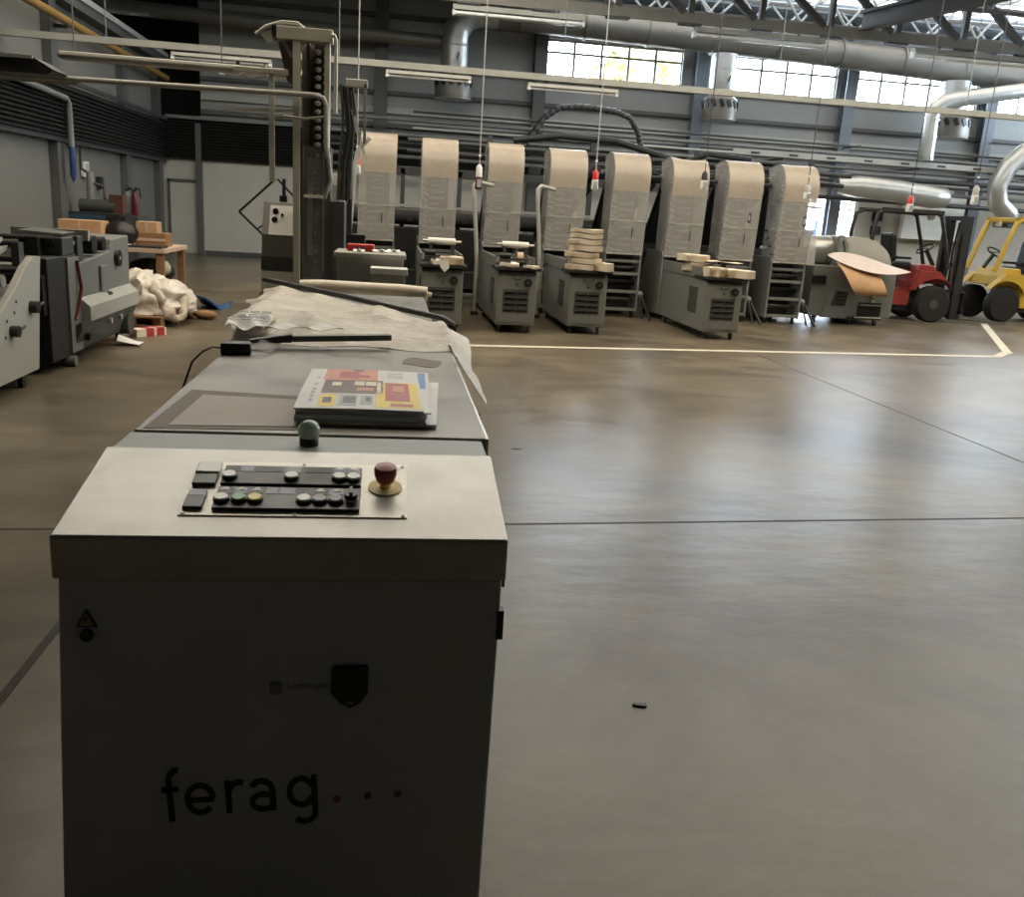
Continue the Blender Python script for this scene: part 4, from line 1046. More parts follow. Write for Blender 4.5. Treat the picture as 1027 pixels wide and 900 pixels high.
# ------------------------------------------------------------------ drum machine at the end of the row
DM = (8.45, 15.7, 0)
t = thing('drum_machine', 'gray machine with curved silver drum cover standing beside the red forklift', 'drum machine', DM)
G().box(-.85, .78, 0, 1.1, .14, 1.05).out('body', M['gray'], t, bevel=.02)
G().box(-.85, -.6, -.05, .0, .72, .86).out('dark_slot', M['black'], t)
G().prism([(-.62, .12), (-.46, .66), (-.08, .66), (-.12, .12)], 'y', -.06, 0).out('front_cover', M['gray'], t, bevel=.006)
o = G().prism([(-.46, .34), (-.38, .60), (-.14, .60), (-.18, .34)], 'y', -.068, -.058).out('vent', M['gray_dk'], t)
for k in range(4): G().obox((-.28, -.07, .375 + .065 * k), (.2, .02, .03), rx=.7).out('louvre', M['iron'], o)
G().box(.12, .56, -.02, .01, .18, .42).out('floor_bay', M['black'], t)
G().box(.12, .58, -.06, .3, .36, .385).out('bay_shelf', M['gray'], t)
G().cyl((.0, -.1, .14), (.54, -.1, .14), .03, 10).out('bottom_bar', M['steel_dk'], t, smooth=40)
for x in (-.7, .0, .5):
    o = G().box(x - .03, x + .03, 0, .08, .085, .14).out('caster', M['steel_dk'], t)
    G().cyl((x - .02, .04, .05), (x + .02, .04, .05), .05, 14).out('caster_wheel', M['iron'], o, smooth=40)
# curved cover: flat on top, rounding down on the right
pr_ = [(-.40, 1.05), (-.40, 1.56)] + [(-.05 + .72 * math.sin(a), 1.06 + .52 * math.cos(a)) for a in [PI / 2 * i / 10 for i in range(11)]]
G().prism(pr_, 'y', .05, 1.0).out('drum_cover', M['gray_lt'], t, smooth=35)
G().cyl((-1.0, .45, 1.3), (-.42, .45, 1.3), .27, 24).out('paper_drum', M['galv'], t, smooth=40)
G().prism([(-.44, 1.05), (-.44, 1.6), (-.36, 1.6), (-.30, 1.52), (-.24, 1.4), (-.22, 1.05), (-.28, 1.05), (-.30, 1.4), (-.36, 1.52)], 'y', .0, .06).out('cover_edge', M['gray'], t)
G().bar((-.66, -.02, 1.1), (-.58, -.02, 1.25), .03, .03).out('arm', M['iron'], t)
o = G().box(.34, .42, -.03, -.008, .42, .56).out('sticker', M['sign_y'], t)
G().cyl((.38, -.008, .50), (.38, -.035, .50), .02, 10).out('key_knob', M['black'], o)
def q3(a, b, c, u): return Vector(a) * (1 - u) * (1 - 2 * u) + Vector(b) * 4 * u * (1 - u) + Vector(c) * u * (2 * u - 1)
o = tag(G(DM).sheet(lambda u, v: q3((7.66, 15.3, 1.22), (8.42, 15.12, .985), (9.2, 15.2, 1.03), u) * (1 - v) + q3((7.66, 15.36, 1.245), (8.2, 15.6, 1.29), (8.95, 15.66, 1.13), u) * v, 14, 8, .006).out('cardboard_sheet', M['flapcard'], smooth=60, loc=DM),
    'pale cardboard sheet folded over the front of the drum machine', 'cardboard sheet')
G(DM).sheet(lambda u, v: Vector((7.80 + .80 * u * (1 - v) + v * (.42 + .60 * u), 15.27 - .12 * math.sin(v * PI) - .1 * v, (1.12 - .15 * u) * (1 - v) + v * (.57 - .0 * u) - .05 * math.sin(v * PI) + .02 * math.sin(v * 7))), 10, 14, .006).out('hanging_flap', M['card'], o, smooth=60)
t = thing('wall_signal', 'small black signal box on the wall behind the drum machine', 'signal box', (14.3, 25.9, 1.75))
G().box(-.12, .12, -.1, .09, .3, .55).box(-.12, .12, -.1, .09, -.1, .15).out('box', M['black'], t)
G().box(-.06, .06, -.02, .09, -.15, .6).out('back_plate', M['gray_lt'], t)

# ------------------------------------------------------------------ forklifts
def wheel(parent, x, y, r, w_, m='rubber', name='wheel'):
    o = G().lathe([(r * .55, -w_ / 2), (r * .92, -w_ / 2), (r, -w_ / 2 + .04), (r, w_ / 2 - .04), (r * .92, w_ / 2), (r * .55, w_ / 2)], (x, y, r), 28, 'y').out(name, M[m], parent, smooth=40)
    G().lathe([(.03, -w_ / 2 - .005), (r * .25, -w_ / 2 - .005), (r * .32, -w_ / 2 + .05), (r * .56, -w_ / 2 + .02), (r * .56, w_ / 2 - .02), (.03, w_ / 2 - .02)], (x, y, r), 24, 'y').out('hub', M['gray_dk'], o, smooth=40)
    return o
def make_forklift(name, label, loc, rz, paint, mast=True, thick=False, cab=.5):
    """local frame: drives towards +x, y across"""
    t = thing(name, label, 'forklift', loc, rz)
    for s_ in (-1, 1):
        wheel(t, .95, s_ * .50, .36, .26); wheel(t, -.52, s_ * .44, .27, .2)
    before = set(t.children)
    G().prism([(-1.05, .30), (-1.10, .6), (-1.02, .98), (-.85, 1.04), (-.35, 1.06), (-.35, .30)], 'y', -.52, .52).out('counterweight', paint, t, bevel=.04)
    G().prism([(-.36, .30), (-.36, 1.02), (.12, 1.02), (.14, .62), (.50, .62), (.50, .78), (.62, 1.12), (.90, 1.12), (1.05, .95), (1.12, .75), (.62, .76), (.50, .55), (.48, .3)], 'y', -.48, .48).out('chassis', paint, t, bevel=.02)
    for s_ in (-1, 1):
        G().prism([(.45, .62)] + [(.95 - .5 * math.cos(a), .36 + .5 * math.sin(a)) for a in [PI * .18 + PI * .6 * i / 10 for i in range(11)]] + [(1.12, .88), (1.0, 1.0), (.6, 1.0)], 'y', s_ * .5 - .1, s_ * .5 + .1).out('fender', paint, t, bevel=.01)
    G().box(-.3, .5, -.40, .40, .2, .6).out('step_well', M['iron'], t)
    o = G().box(-.38, .06, -.24, .24, 1.02, 1.16).out('seat', M['black'], t, bevel=.04)
    G().obox((-.36, 0, 1.42), (.14, .48, .56), ry=-.12).out('seat_back', M['black'], o, bevel=.05)
    for s_ in (-1, 1): G().box(-.3, .0, s_ * .27 - .03, s_ * .27 + .03, 1.2, 1.25).out('armrest', M['black'], o)
    G().bar((.66, 0, 1.1), (.46, 0, 1.40), .06, .06).out('steering_column', M['black'], t)
    c = Vector((.43, 0, 1.43)); d = Vector((-.55, 0, .83))
    e1 = Vector((0, 1, 0)); e2 = d.cross(e1).normalized()
    G().tube([c + (e1 * math.cos(a) + e2 * math.sin(a)) * .18 for a in [2 * PI * i / 20 for i in range(20)]], .018, 6, True).bar(c - e1 * .17, c + e1 * .17, .03, .02).out('steering_wheel', M['black'], t, smooth=60)
    # overhead guard
    wgt = .055 if thick else .04
    gm_ = paint if thick else M['iron']
    for s_ in (-1, 1):
        y = s_ * .46
        G().tube([(.72, y, 1.05), (.56, y, 1.6), (.40, y, 2.06), (.30, y, 2.12), (-.75, y, 2.13), (-.92, y, 2.05), (-.97, y, 1.7), (-.95, y, 1.0)], wgt, 8).out('guard_post', gm_, t, smooth=60)
    g = G()
    for k in range(8): g.box(.28 - .135 * k, .33 - .135 * k, -.46, .46, 2.10, 2.13)
    g.box(-.85, .42, -.50, -.44, 2.10, 2.17).box(-.85, .42, .44, .50, 2.10, 2.17).box(.36, .42, -.5, .5, 2.08, 2.15)
    g.out('overhead_guard', paint if thick else M['iron'], t)
    if not thick: G().box(-.25, .36, -.44, .0, 2.17, 2.19).out('roof_plate', M['gray_lt'], t)
    G().box(.22, .32, -.34, -.24, 1.98, 2.08).out('work_lamp', M['lens'], t, bevel=.01)
    for o in t.children:      # seat, wheel and guard sit well forward over the drive axle
        if o not in before and o.name.split('.')[0] in ('seat', 'steering_column', 'steering_wheel', 'guard_post', 'overhead_guard', 'roof_plate', 'work_lamp'): o.location.x += cab
    if mast:
        for s_ in (-1, 1):
            y = s_ * .34
            o = G().box(1.46, 1.62, y - .06, y + .06, .06, 2.10).out('mast_rail', M['iron'], t)
            G().box(1.48, 1.60, y - s_ * .13 - .04, y - s_ * .13 + .04, .08, 2.04).out('inner_rail', M['black'], o)
            G().cyl((1.44, y - s_ * .05, .3), (1.44, y - s_ * .05, 1.75), .035, 10).out('lift_cylinder', M['steel_dk'], o, smooth=40)
        for zz in (.35, 1.1, 2.02): G().box(1.48, 1.58, -.34, .34, zz, zz + .08).out('mast_tie', M['iron'], t)
        g = G()
        for zz in (.18, .52): g.box(1.63, 1.69, -.5, .5, zz, zz + .1)
        for s_ in (-1, 0, 1): g.box(1.65, 1.69, s_ * .4 - .03, s_ * .4 + .03, .2, .62)
        g.out('fork_carriage', M['black'], t)
        for s_ in (-1, 1):
            G().prism([(1.69, .62), (1.735, .62), (1.74, .1), (2.75, .045), (2.75, .03), (1.69, .05)], 'y', s_ * .28 - .06, s_ * .28 + .06).out('fork', M['steel_dk'], t, bevel=.005)
        g = G()
        for s_ in (-.12, .12): g.tube([(1.5, s_, 1.98), (1.46, s_, 1.4), (1.48, s_, .8), (1.6, s_, .55)], .02, 6)
        g.out('hydraulic_hose', M['black'], t, smooth=60)
    return t
make_forklift('forklift', 'red forklift with black mast and dark overhead guard', (9.86, 17.5, 0), -.03, M['forkred'])
make_forklift('forklift', 'yellow forklift at the right edge behind the red one', (13.85, 18.3, 0), PI + .03, M['forkyel'], False, True)
# ------------------------------------------------------------------ overhead: trusses, trays, lamps, ducts
ZC = 5.82
t = thing('roof_truss', 'main roof truss whose flat lower chord carries the lamps above the machine row', 'truss', (9.5, 20.5, ZC))
G().box(-9, 13, -.05, .05, 0, .22).out('bottom_chord', M['cream'], t)
M['chord'] = mat('weathered_truss_paint', rgb(128, 124, 114), .55, var=.15, scale=3)
t.children[-1].data.materials[0] = M['chord']
G().box(-9, 13, -.08, .08, 1.22, 1.40).out('top_chord', M['truss'], t)
k = 0; x = -8.0
while x < 12.5:
    G().bar((x, 0, .2), (x + .02, 0, 1.22), .12, .12, (0, 1, 0)).out('strut', M['truss'], t)
    G().bar((x + 1.45, 0, .2), (x + .15, 0, 1.22), .14, .12, (0, 1, 0)).out('diagonal', M['truss'], t)
    G().box(x - .25, x + .25, -.1, .1, -.04, 0).out('gusset_plate', M['truss'], t)
    x += 1.6
t = thing('roof_beam', 'heavy dark roof beam crossing toward the camera at the upper right', 'beam', (11.3, 16.5, 6.05))
G().bar((-1.05, 4.0, -.02), (.25, -.8, -.02), .2, .06).bar((-1.05, 4.0, .33), (.25, -.8, .33), .2, .06).bar((-1.05, 4.0, .15), (.25, -.8, .15), .05, .32).out('beam_web', M['truss'], t)
def girder(name, label, y, z0, x0, x1, hh, step):
    t = thing(name, label, 'girder', ((x0 + x1) / 2, y, z0), 0, 'light lattice girders under the roof glazing')
    c = (x0 + x1) / 2
    G().box(x0 - c, x1 - c, -.04, .04, 0, .07).out('bottom_chord', M['truss'], t)
    G().box(x0 - c, x1 - c, -.04, .04, hh - .07, hh).out('top_chord', M['truss'], t)
    g = G(); x = x0 - c
    while x < x1 - c - step:
        g.cyl((x, 0, hh - .05), (x + step / 2, 0, .05), .03, 6); g.cyl((x + step / 2, 0, .05), (x + step, 0, hh - .05), .03, 6); x += step
    g.out('zigzag_lacing', M['truss_lt'], t)
girder('lattice_girder', 'lattice girder just behind the main truss chord', 22.4, 6.42, 1.0, 22.5, .8, 1.15)
girder('lattice_girder', 'lattice girder deepest under the roof glazing, close to the duct', 24.2, 6.72, 1.0, 22.5, .55, .95)
girder('lattice_girder', 'lattice girder nearest the camera at the upper right corner', 18.6, 6.15, 11.4, 22.5, .9, 1.2)

t = thing('lighting_tray', 'long cream lighting tray hanging across the hall in front of the windows', 'lighting tray', (2.6, 16, 3.85))
G().box(-9.2, 13.5, -.05, .05, -.045, .055).out('tray', M['cream'], t)
for x in (-7.1, -3.5, 0.2, 4.0, 7.6, 11.2): G().cyl((x, 0, .05), (x, 0, 3.44), .008, 6).out('hanger_rod', M['pipe'], t)
def lamp(label, x, y, z, L_, big=False, grp='dark fluorescent lamps under the trays'):
    t = thing('fluorescent_lamp', label, 'ceiling light', (x, y, z), 0, grp)
    h = L_ / 2
    s_ = 2.0 if big else 1.0
    G().prism([(-.06 * s_, -.0), (.06 * s_, 0), (.03 * s_, .055 * s_), (-.03 * s_, .055 * s_)], 'x', -h, h).out('housing', M['cream'], t)
    for q in ((-.03 * s_, .03 * s_) if big else (0,)):
        G().cyl((-h + .03, q, -.03 * s_), (h - .03, q, -.03 * s_), .02 * s_, 10).out('lamp_tube', M['tube'], t, smooth=60)
    for e in (-1, 1): G().box(e * (h - .02) - .025, e * (h - .02) + .025, -.05 * s_, .05 * s_, -.055 * s_, .01).out('end_cap', M['white'], t)
    for e in (-.6, .6): G().box(e * h - .02, e * h + .02, -.015, .015, .05, .10 if not big else .17).out('clip', M['iron'], t)
lamp('dark fluorescent lamp on the far left of the long cream tray', -2.75, 16, 3.72, 1.55)
lamp('dark fluorescent lamp right of the gripper column, by the first round diffuser', .56, 16, 3.72, 1.4)
lamp('dark fluorescent lamp below the first window', 3.0, 16, 3.70, 1.55)
lamp('dark fluorescent lamp behind the short cable tray', -1.45, 11.2, 2.98, 1.0)
lamp('long dark double lamp left of the first window, beside the duct elbow', 2.57, 20.5, 5.66, 2.8, True)
lamp('long dark double lamp above the second round diffuser', 7.9, 20.5, 5.66, 3.0, True)
lamp('long dark double lamp at the upper right corner', 13.1, 20.5, 5.66, 3.1, True)

def ribbed(pts, r, n=18):
    g = G(); g.tube(pts, r, n); return g
# main duct with its elbow and three round diffusers
t = thing('main_duct', 'big round supply duct running along the top of the windows', 'duct', (10, 25.1, 6.4))
DO = (10, 25.1, 6.4)
cl = [(1.52, 25.1, 5.75), (1.56, 25.1, 6.1), (1.78, 25.1, 6.4), (2.1, 25.1, 6.52), (2.6, 25.1, 6.54), (10.7, 25.1, 6.40), (15.5, 25.1, 6.25), (22.8, 25.1, 6.0)]
G(DO).tube(cl[4:], [.33, .35, .37, .38], 24).out('duct_run', M['duct'], t, smooth=60)
G(DO).tube(cl[:5], [.34, .34, .33, .33, .33], 24).out('elbow', M['galv'], t, smooth=60)
for x in (3.2, 4.9, 6.6, 8.4, 10.2, 12.0, 13.8, 15.6, 17.4):
    z_ = 6.54 - (x - 2.6) * .0183; G(DO).cyl((x - .02, 25.1, z_), (x + .02, 25.1, z_), .375 + (x > 8) * .015, 24).out('seam_ring', M['duct'], t, smooth=30)
for x in (4, 8, 12, 16): G(DO).cyl((x, 25.1, 6.8), (x, 25.1, 7.3), .012, 6).out('duct_hanger', M['iron'], t)
def diffuser(label, x, ztop, r):
    o = thing('round_diffuser', label, 'air diffuser', (x, 25.0, 4.4), 0, 'round air diffusers hanging from the main duct')
    G().cyl((0, 0, .6), (0, 0, ztop - 4.4), r, 24).out('drop_pipe', M['galv'], o, smooth=60)
    for zz in (.95, 1.3, ztop - 4.46): G().cyl((0, 0, zz - .02), (0, 0, zz + .02), r + .012, 24).out('pipe_collar', M['galv'], o, smooth=30)
    R_ = r * 1.38
    G().lathe([(R_, .02), (R_ * 1.02, .12), (R_ * .98, .52), (r, .62)], (0, 0, 0), 28).out('drum', M['duct'], o, smooth=40)
    G().lathe([(R_ * .99, 0), (R_, .03), (R_ * .97, .04)], (0, 0, 0), 28).out('bottom_rim', M['galv'], o, smooth=40)
    for k in range(14):
        a = 2 * PI * k / 14
        if math.sin(a) > .35: continue   # slots round the visible front
        G().obox((R_ * 1.005 * math.cos(a), R_ * 1.005 * math.sin(a), .40), (.03, .11, .20), rx=.45, rz=a).out('air_slot', M['black'], o)
    G().cyl((.05, -r - .01, .95), (.09, -r - .03, 1.1), .02, 6).out('damper_lever', M['iron'], o)
diffuser('round silver air diffuser left of the first window under the duct elbow', 1.52, 5.76, .345)
diffuser('round air diffuser between the first and second windows', 8.75, 6.07, .345)
diffuser('round air diffuser at the right end of the third window', 15.5, 5.9, .40)
o = tag(G((-2.5, 25.3, 5.9)).tube([(-8.6, 25.4, 6.03), (.85, 25.4, 5.82), (1.2, 25.35, 5.8)], .18, 16).out('side_duct', M['galv'], smooth=60, loc=(-2.5, 25.3, 5.9)),
        'long thin dark duct leading to the elbow from the far left', 'duct')
o.data.materials[0] = M['duct']
t = thing('drop_duct', 'slim silver duct bending down beside the round diffuser at the right', 'duct', (14.9, 24.1, 4.5))
DO = (14.9, 24.1, 4.5)
G(DO).tube([(14.75, 24.1, 3.7), (14.7, 24.1, 4.8), (14.78, 24.1, 5.05), (15.0, 24.1, 5.22), (15.4, 24.1, 5.32), (17.6, 24.1, 5.75), (20, 24.1, 5.95)], .2, 16).out('bent_pipe', M['galv'], t, smooth=60)
for zz in (3.8, 4.3, 4.75): G(DO).cyl((14.73, 24.1, zz - .02), (14.73, 24.1, zz + .02), .215, 16).out('pipe_collar', M['galv'], t, smooth=30)
t.location.x -= .30
o = tag(G((14, 24.2, 2.85)).tube([(12.4, 24.2, 2.92), (13.0, 24.2, 2.93), (14.2, 24.2, 2.88), (15.2, 24.15, 2.78), (15.6, 24.15, 2.78), (15.75, 24.15, 2.78)], [.2, .29, .3, .3, .27, .1], 18).out('flexible_duct', M['galv'], smooth=60, loc=(14, 24.2, 2.85)),
        'fat silver capped duct lying level above the open door', 'duct')
o.location.x -= .37; o.location.z -= .03
t = thing('extraction_arm', 'curved silver extraction arm above the yellow forklift', 'extraction arm', (17.4, 23.9, 3.3))
DO = (17.4, 23.9, 3.3)
G(DO).tube([(17.5, 23.9, 2.45), (17.1, 23.9, 2.75), (17.0, 23.9, 3.2), (17.2, 23.9, 3.7), (17.6, 23.9, 4.1), (18.2, 23.9, 4.32), (19.5, 23.9, 4.45), (22.9, 23.9, 4.5)], .26, 16).out('curved_pipe', M['galv'], t, smooth=60)
G(DO).lathe([(.12, -.2), (.22, -.1), (.22, .1), (.14, .22)], (17.55, 23.9, 2.4), 16).out('nozzle', M['duct'], t, smooth=40)
G(DO).box(17.3, 17.9, 24.0, 24.2, 2.1, 2.6).out('mounting_plate', M['gray_dk'], t)
t.location.x -= .43; t.location.z -= .04
# black corrugated hose arching over the pipe rack
g = G((4.9, 24.0, 3.9))
pts = [(3.3, 24, 3.3), (3.45, 24, 3.5), (3.8, 24, 4.02), (4.2, 24, 4.3), (4.7, 24, 4.36), (5.2, 24, 4.35), (5.7, 24, 4.30), (6.05, 24, 4.18), (6.3, 24, 3.85), (6.4, 24, 3.5), (6.42, 24, 3.3)]
fine = []
for a, b in zip(pts, pts[1:]):
    for q in range(6): fine.append(Vector(a).lerp(Vector(b), q / 6))
g.tube(fine, [.085 if i % 2 else .065 for i in range(len(fine))], 10)
tag(g.out('corrugated_hose', M['pipe_dk'], loc=(4.9, 24.0, 3.9)), 'black corrugated hose arching below the first window', 'hose')
# pipe rack along the back wall
rackdef = [(2.62, .06, 'pipe_dk'), (2.9, .05, 'pipe'), (3.08, .04, 'pipe_dk'), (3.25, .07, 'pipe_dk'), (3.42, .04, 'pipe'), (3.6, .035, 'gray_lt'), (3.82, .05, 'pipe'), (4.0, .03, 'pipe_dk')]
rl = ['lowest dark pipe', 'second lowest gray pipe', 'thin dark pipe', 'thick dark pipe', 'thin gray pipe', 'slim pale pipe', 'second highest gray pipe', 'highest thin dark pipe']
for (zz, r, mm), l in zip(rackdef, rl):
    yy = 25.0 if r > .045 else 24.7
    o = G((8, yy, zz)).tube([(-2.2 if r > .035 else .5, yy, zz), (22.8, yy, zz - .05)], r, 8).out('rack_pipe', M[mm], smooth=60, loc=(8, yy, zz))
    tag(o, l + ' of the pipe rack on the back wall', 'pipe', 'pipes along the back wall')
    for x in (3.9, 12.8): G((8, yy, zz)).box(x - .03, x + .03, yy, 25.67, zz - .02, zz + .02).out('pipe_bracket', M['pipe_dk'], o)
t = thing('cable_ladder', 'gray perforated cable ladder along the back wall, right of the towers', 'cable ladder', (14.5, 24.4, 3.52))
G().box(-5.5, 8, -.15, .15, 0, .03).box(-5.5, 8, -.17, -.15, 0, .14).out('ladder_tray', M['gray_lt'], t)
for k in range(12): G().box(-5 + 1.08 * k, -4.75 + 1.08 * k, -.176, -.17, .04, .09).out('slot', M['iron'], t)
for x in (-4, 0, 4): G().box(x - .03, x + .03, .1, 1.5, -.05, 0).out('wall_arm', M['pipe_dk'], t)
t = thing('conveyor_track', 'gray overhead conveyor track on posts behind the feeder towers', 'conveyor track', (4.5, 19.5, 0))
G().tube([(-4.2, 0, 2.95), (5.5, 0, 2.85)], .05, 8).tube([(-4.2, .3, 2.75), (5.5, .3, 2.65)], .05, 8).out('track_tube', M['pipe_dk'], t, smooth=60)
for x in (-2.5, -.3, 2.0, 4.6): G().box(x - .05, x + .05, .08, .18, 0, 3.15).out('post', M['pipe_dk'], t)
G().tube([(-2, .15, 3.1), (-1, .1, 3.25), (.2, .1, 3.22), (1.6, .1, 2.9)], .07, 8).tube([(1.0, .1, 2.6), (2.2, .1, 3.1), (3.2, .1, 3.05)], .06, 8).out('curved_chain', M['iron'], t, smooth=60)
t = thing('white_wall_unit', 'flat pale unit with a small grille high on the wall above the red forklift', 'wall unit', (15.9, 25.75, 2.5))
G().box(-.9, 1.0, -.1, .1, -.9, .75).out('housing', M['white'], t, bevel=.01)
G().box(.55, .9, -.12, -.1, .35, .55).out('grille', M['gray'], t)
# pendant sockets on long cords
def pendant(label, x, zc, zb, y=14.0, m='red'):
    t = thing('pendant_socket', label, 'pendant socket', (x, y, zb), 0, 'power sockets hanging on cords')
    G().cyl((0, 0, zc - zb), (.0, 0, ZT - zb), .010 if x < 4 else .0075, 6).out('cord', M['gray_lt' if x < 4 else 'pipe_dk'], t)
    G().ball((.0, 0, zc - zb + .12), .022, 8).out('cord_grip', M['white'], t, smooth=60)
    H = zc - zb
    G().lathe([(.02, H), (.045, H - .04), (.05, H * .5)], (0, 0, 0), 12).out('socket_body', M[m if m != 'red2' else 'white'], t, smooth=40)
    G().lathe([(.05, H * .5), (.052, H * .25), (.06, .03), (.05, 0)], (0, 0, 0), 12).out('plug', M['white' if m != 'red2' else 'extred'], t, smooth=40)
    G().box(-.03, .03, -.07, -.045, .03, H * .4).out('socket_flap', M['p_gray'], t)
pendant('red pendant socket hanging left of the first feeder tower', -.505, 2.28, 2.03, y=13.8)
pendant('white and dark red pendant socket left of the third feeder tower', 1.29, 2.29, 1.93, m='red2')
pendant('red and white pendant socket left of the fifth feeder tower', 3.07, 2.33, 2.04)
pendant('pale pendant socket with dark mouth in front of the dented tower', 4.79, 2.42, 2.15, m='iron')
pendant('pale pendant socket in front of the last feeder tower', 6.49, 2.33, 2.10, m='gray_lt')
pendant('red pendant socket above the rear of the red forklift', 8.25, 2.27, 2.02)
pendant('pale pendant socket above the front of the red forklift', 9.35, 2.5, 2.2, m='gray_lt')

# ------------------------------------------------------------------ left wall fittings
o = tag(G((XL, 15, 4.4)).tube([(XL + .35, YB + 1, 4.42), (XL + .35, 25.5, 4.42)], .075, 10).out('gas_pipe', M['yellow_pipe'], smooth=60, loc=(XL, 15, 4.4)), 'ochre yellow pipe running along the upper left wall', 'pipe')
for y in (13.5, 18.0, 22.4): G((XL, 15, 4.4)).box(XL + .17, XL + .4, y - .04, y + .04, 4.28, 4.34).out('pipe_bracket', M['iron'], o)
o = tag(G((XL, 19, 3)).tube([(-5.78, 15.0, 3.2), (-5.78, 17.9, 3.12), (-5.78, 18.05, 3.05), (-5.78, 18.08, 2.3)], .055, 8).out('bracket_pipe', M['pipe'], smooth=60, loc=(XL, 19, 3)), 'gray pipe bending down the left wall band', 'pipe')
G((XL, 19, 3)).tube([(-5.78, 18.08, 2.3), (-5.78, 18.08, 1.8), (-5.78, 18.08, 1.68)], [.06, .06, .01], 8).out('blue_sleeve', M['label_blue'], o, smooth=60)
t = thing('junction_box', 'small white box on the left wall beside the column', 'junction box', (XL + .02, 19.6, 1.8))
G().box(0, .08, -.14, .14, 0, .3).out('box', M['white'], t, bevel=.01); G().box(.08, .085, -.1, .1, .04, .26).out('lid', M['gray_lt'], t)
t = thing('switch_box', 'small dark switch box on the left wall above the cabinets', 'switch box', (XL + .02, 20.5, 1.58))
G().box(0, .1, -.08, .08, 0, .26).out('box', M['iron'], t, bevel=.01); G().box(.1, .12, -.03, .03, .1, .18).out('lever', M['gray_dk'], t)

# ------------------------------------------------------------------ machines on the left
# folding machine nearest the camera: sloped side plate
t = thing('trimming_machine', 'pale gray machine with slanting side plate at the left edge', 'machine', (-3.4, 7.3, 0))
MO = (-3.4, 7.3, 0)
def KM(): return G(MO)
KM().prism([(6.2, .10), (7.93, .10), (8.10, .92), (8.13, 1.02), (7.98, 1.03), (7.80, .96), (7.55, .80), (7.15, .60), (6.2, .5)], 'x', -2.96, -2.9).out('side_plate', M['gray_lt'], t, bevel=.006)
KM().prism([(6.2, .10), (7.93, .10), (8.10, .92), (8.13, 1.02), (7.98, 1.03), (7.80, .96), (7.55, .80), (7.15, .60), (6.2, .5)], 'x', -4.06, -4.0).out('side_plate', M['gray'], t, bevel=.006)
KM().hexa([(-4.0, 6.3, .4), (-2.96, 6.3, .4), (-2.96, 7.7, .78), (-4.0, 7.7, .78), (-4.0, 6.3, .44), (-2.96, 6.3, .44), (-2.96, 7.7, .82), (-4.0, 7.7, .82)]).out('sloped_bed', M['steel'], t)
KM().box(-3.9, -3.0, 7.2, 8.0, .12, .6).out('inner_box', M['iron'], t)
KM().cyl((-4.0, 7.95, .93), (-2.96, 7.95, .93), .045, 14).cyl((-4.0, 7.5, .86), (-2.96, 7.5, .86), .05, 14).out('feed_roller', M['steel'], t, smooth=40)
for y, z_, r in ((7.84, .63, .05), (7.42, .485, .045)):
    o = KM().cyl((-2.9, y, z_), (-2.84, y, z_), r, 14).out('clamp_knob', M['black'], t, smooth=40)
    KM().cyl((-2.86, y + .04, z_), (-2.86, y + .16, z_ + .02), .012, 8).out('knob_lever', M['black'], o)
for y, z_ in ((7.5, .62), (7.55, .7), (7.35, .57), (7.3, .45)): KM().cyl((-2.9, y, z_), (-2.895, y, z_), .013, 8).out('screw_hole', M['iron'], t)
KM().bar((-3.3, 6.9, .75), (-3.05, 7.9, 1.12), .05, .03).out('guide_bar', M['gray_lt'], t)
KM().bar((-3.0, 6.7, .80), (-3.0, 7.6, 1.18), .04, .02).out('guide_bar', M['gray_lt'], t)
KM().cyl((-3.9, 7.6, 1.12), (-2.98, 7.9, 1.13), .035, 12).out('cross_bar', M['iron'], t, smooth=40)
KM().box(-3.9, -3.84, 7.5, 7.6, .8, 1.14).box(-3.02, -2.96, 7.84, 7.94, .95, 1.14).out('bar_bracket', M['gray_dk'], t)
KM().cyl((-3.6, 7.3, 1.03), (-3.0, 7.35, 1.03), .07, 14).out('dark_roller', M['iron'], t, smooth=40)
KM().tube([(-3.4, 7.2, .9), (-3.2, 7.3, 1.0), (-3.1, 7.45, .95), (-3.05, 7.5, .8), (-3.02, 7.4, .65)], .02, 6).out('hose', M['black'], t, smooth=60)
KM().ball((-3.12, 7.5, 1.13), .05, 10).ball((-3.3, 7.5, 1.12), .045, 10).out('white_knobs', M['white'], t, smooth=60)
for y in (6.5, 7.62):
    for x in (-4.03, -2.93):
        o = KM().box(x - .025, x + .025, y - .04, y + .04, .07, .10).out('caster', M['iron'], t)
        KM().cyl((x - .02, y, .04), (x + .02, y, .04), .04, 12).out('caster_wheel', M['rubber'], o, smooth=40)
# stitching machine behind it
t = thing('stitching_machine', 'bulky gray machine with dark bay and round dial behind the slanting side plate', 'machine', (-3.4, 9.5, 0))
MO = (-3.4, 9.5, 0)
KM().prism([(9.1, .42), (10.62, .46), (10.65, 1.12), (10.0, 1.10), (9.95, .98), (9.0, .92), (8.9, .62)], 'x', -3.4, -2.87).out('upper_housing', M['gray'], t, bevel=.015)
KM().prism([(-2.87, .46), (-2.87, .60), (-2.78, .52), (-2.78, .38), (-2.87, .34)], 'y', 8.95, 10.62).out('front_ledge', M['gray_lt'], t, bevel=.006)
KM().prism([(-3.4, .3), (-2.87, .3), (-2.87, .36), (-2.80, .40), (-2.80, .34), (-2.9, .1), (-3.4, .1)], 'y', 8.75, 10.55).out('lower_housing', M['gray_dk'], t, bevel=.01)
KM().box(-4.0, -2.88, 8.2, 8.95, .10, 1.0).out('dark_bay', M['iron'], t, bevel=.01)
KM().box(-3.5, -2.9, 8.12, 8.2, .52, .86).out('bay_opening', M['black'], t)
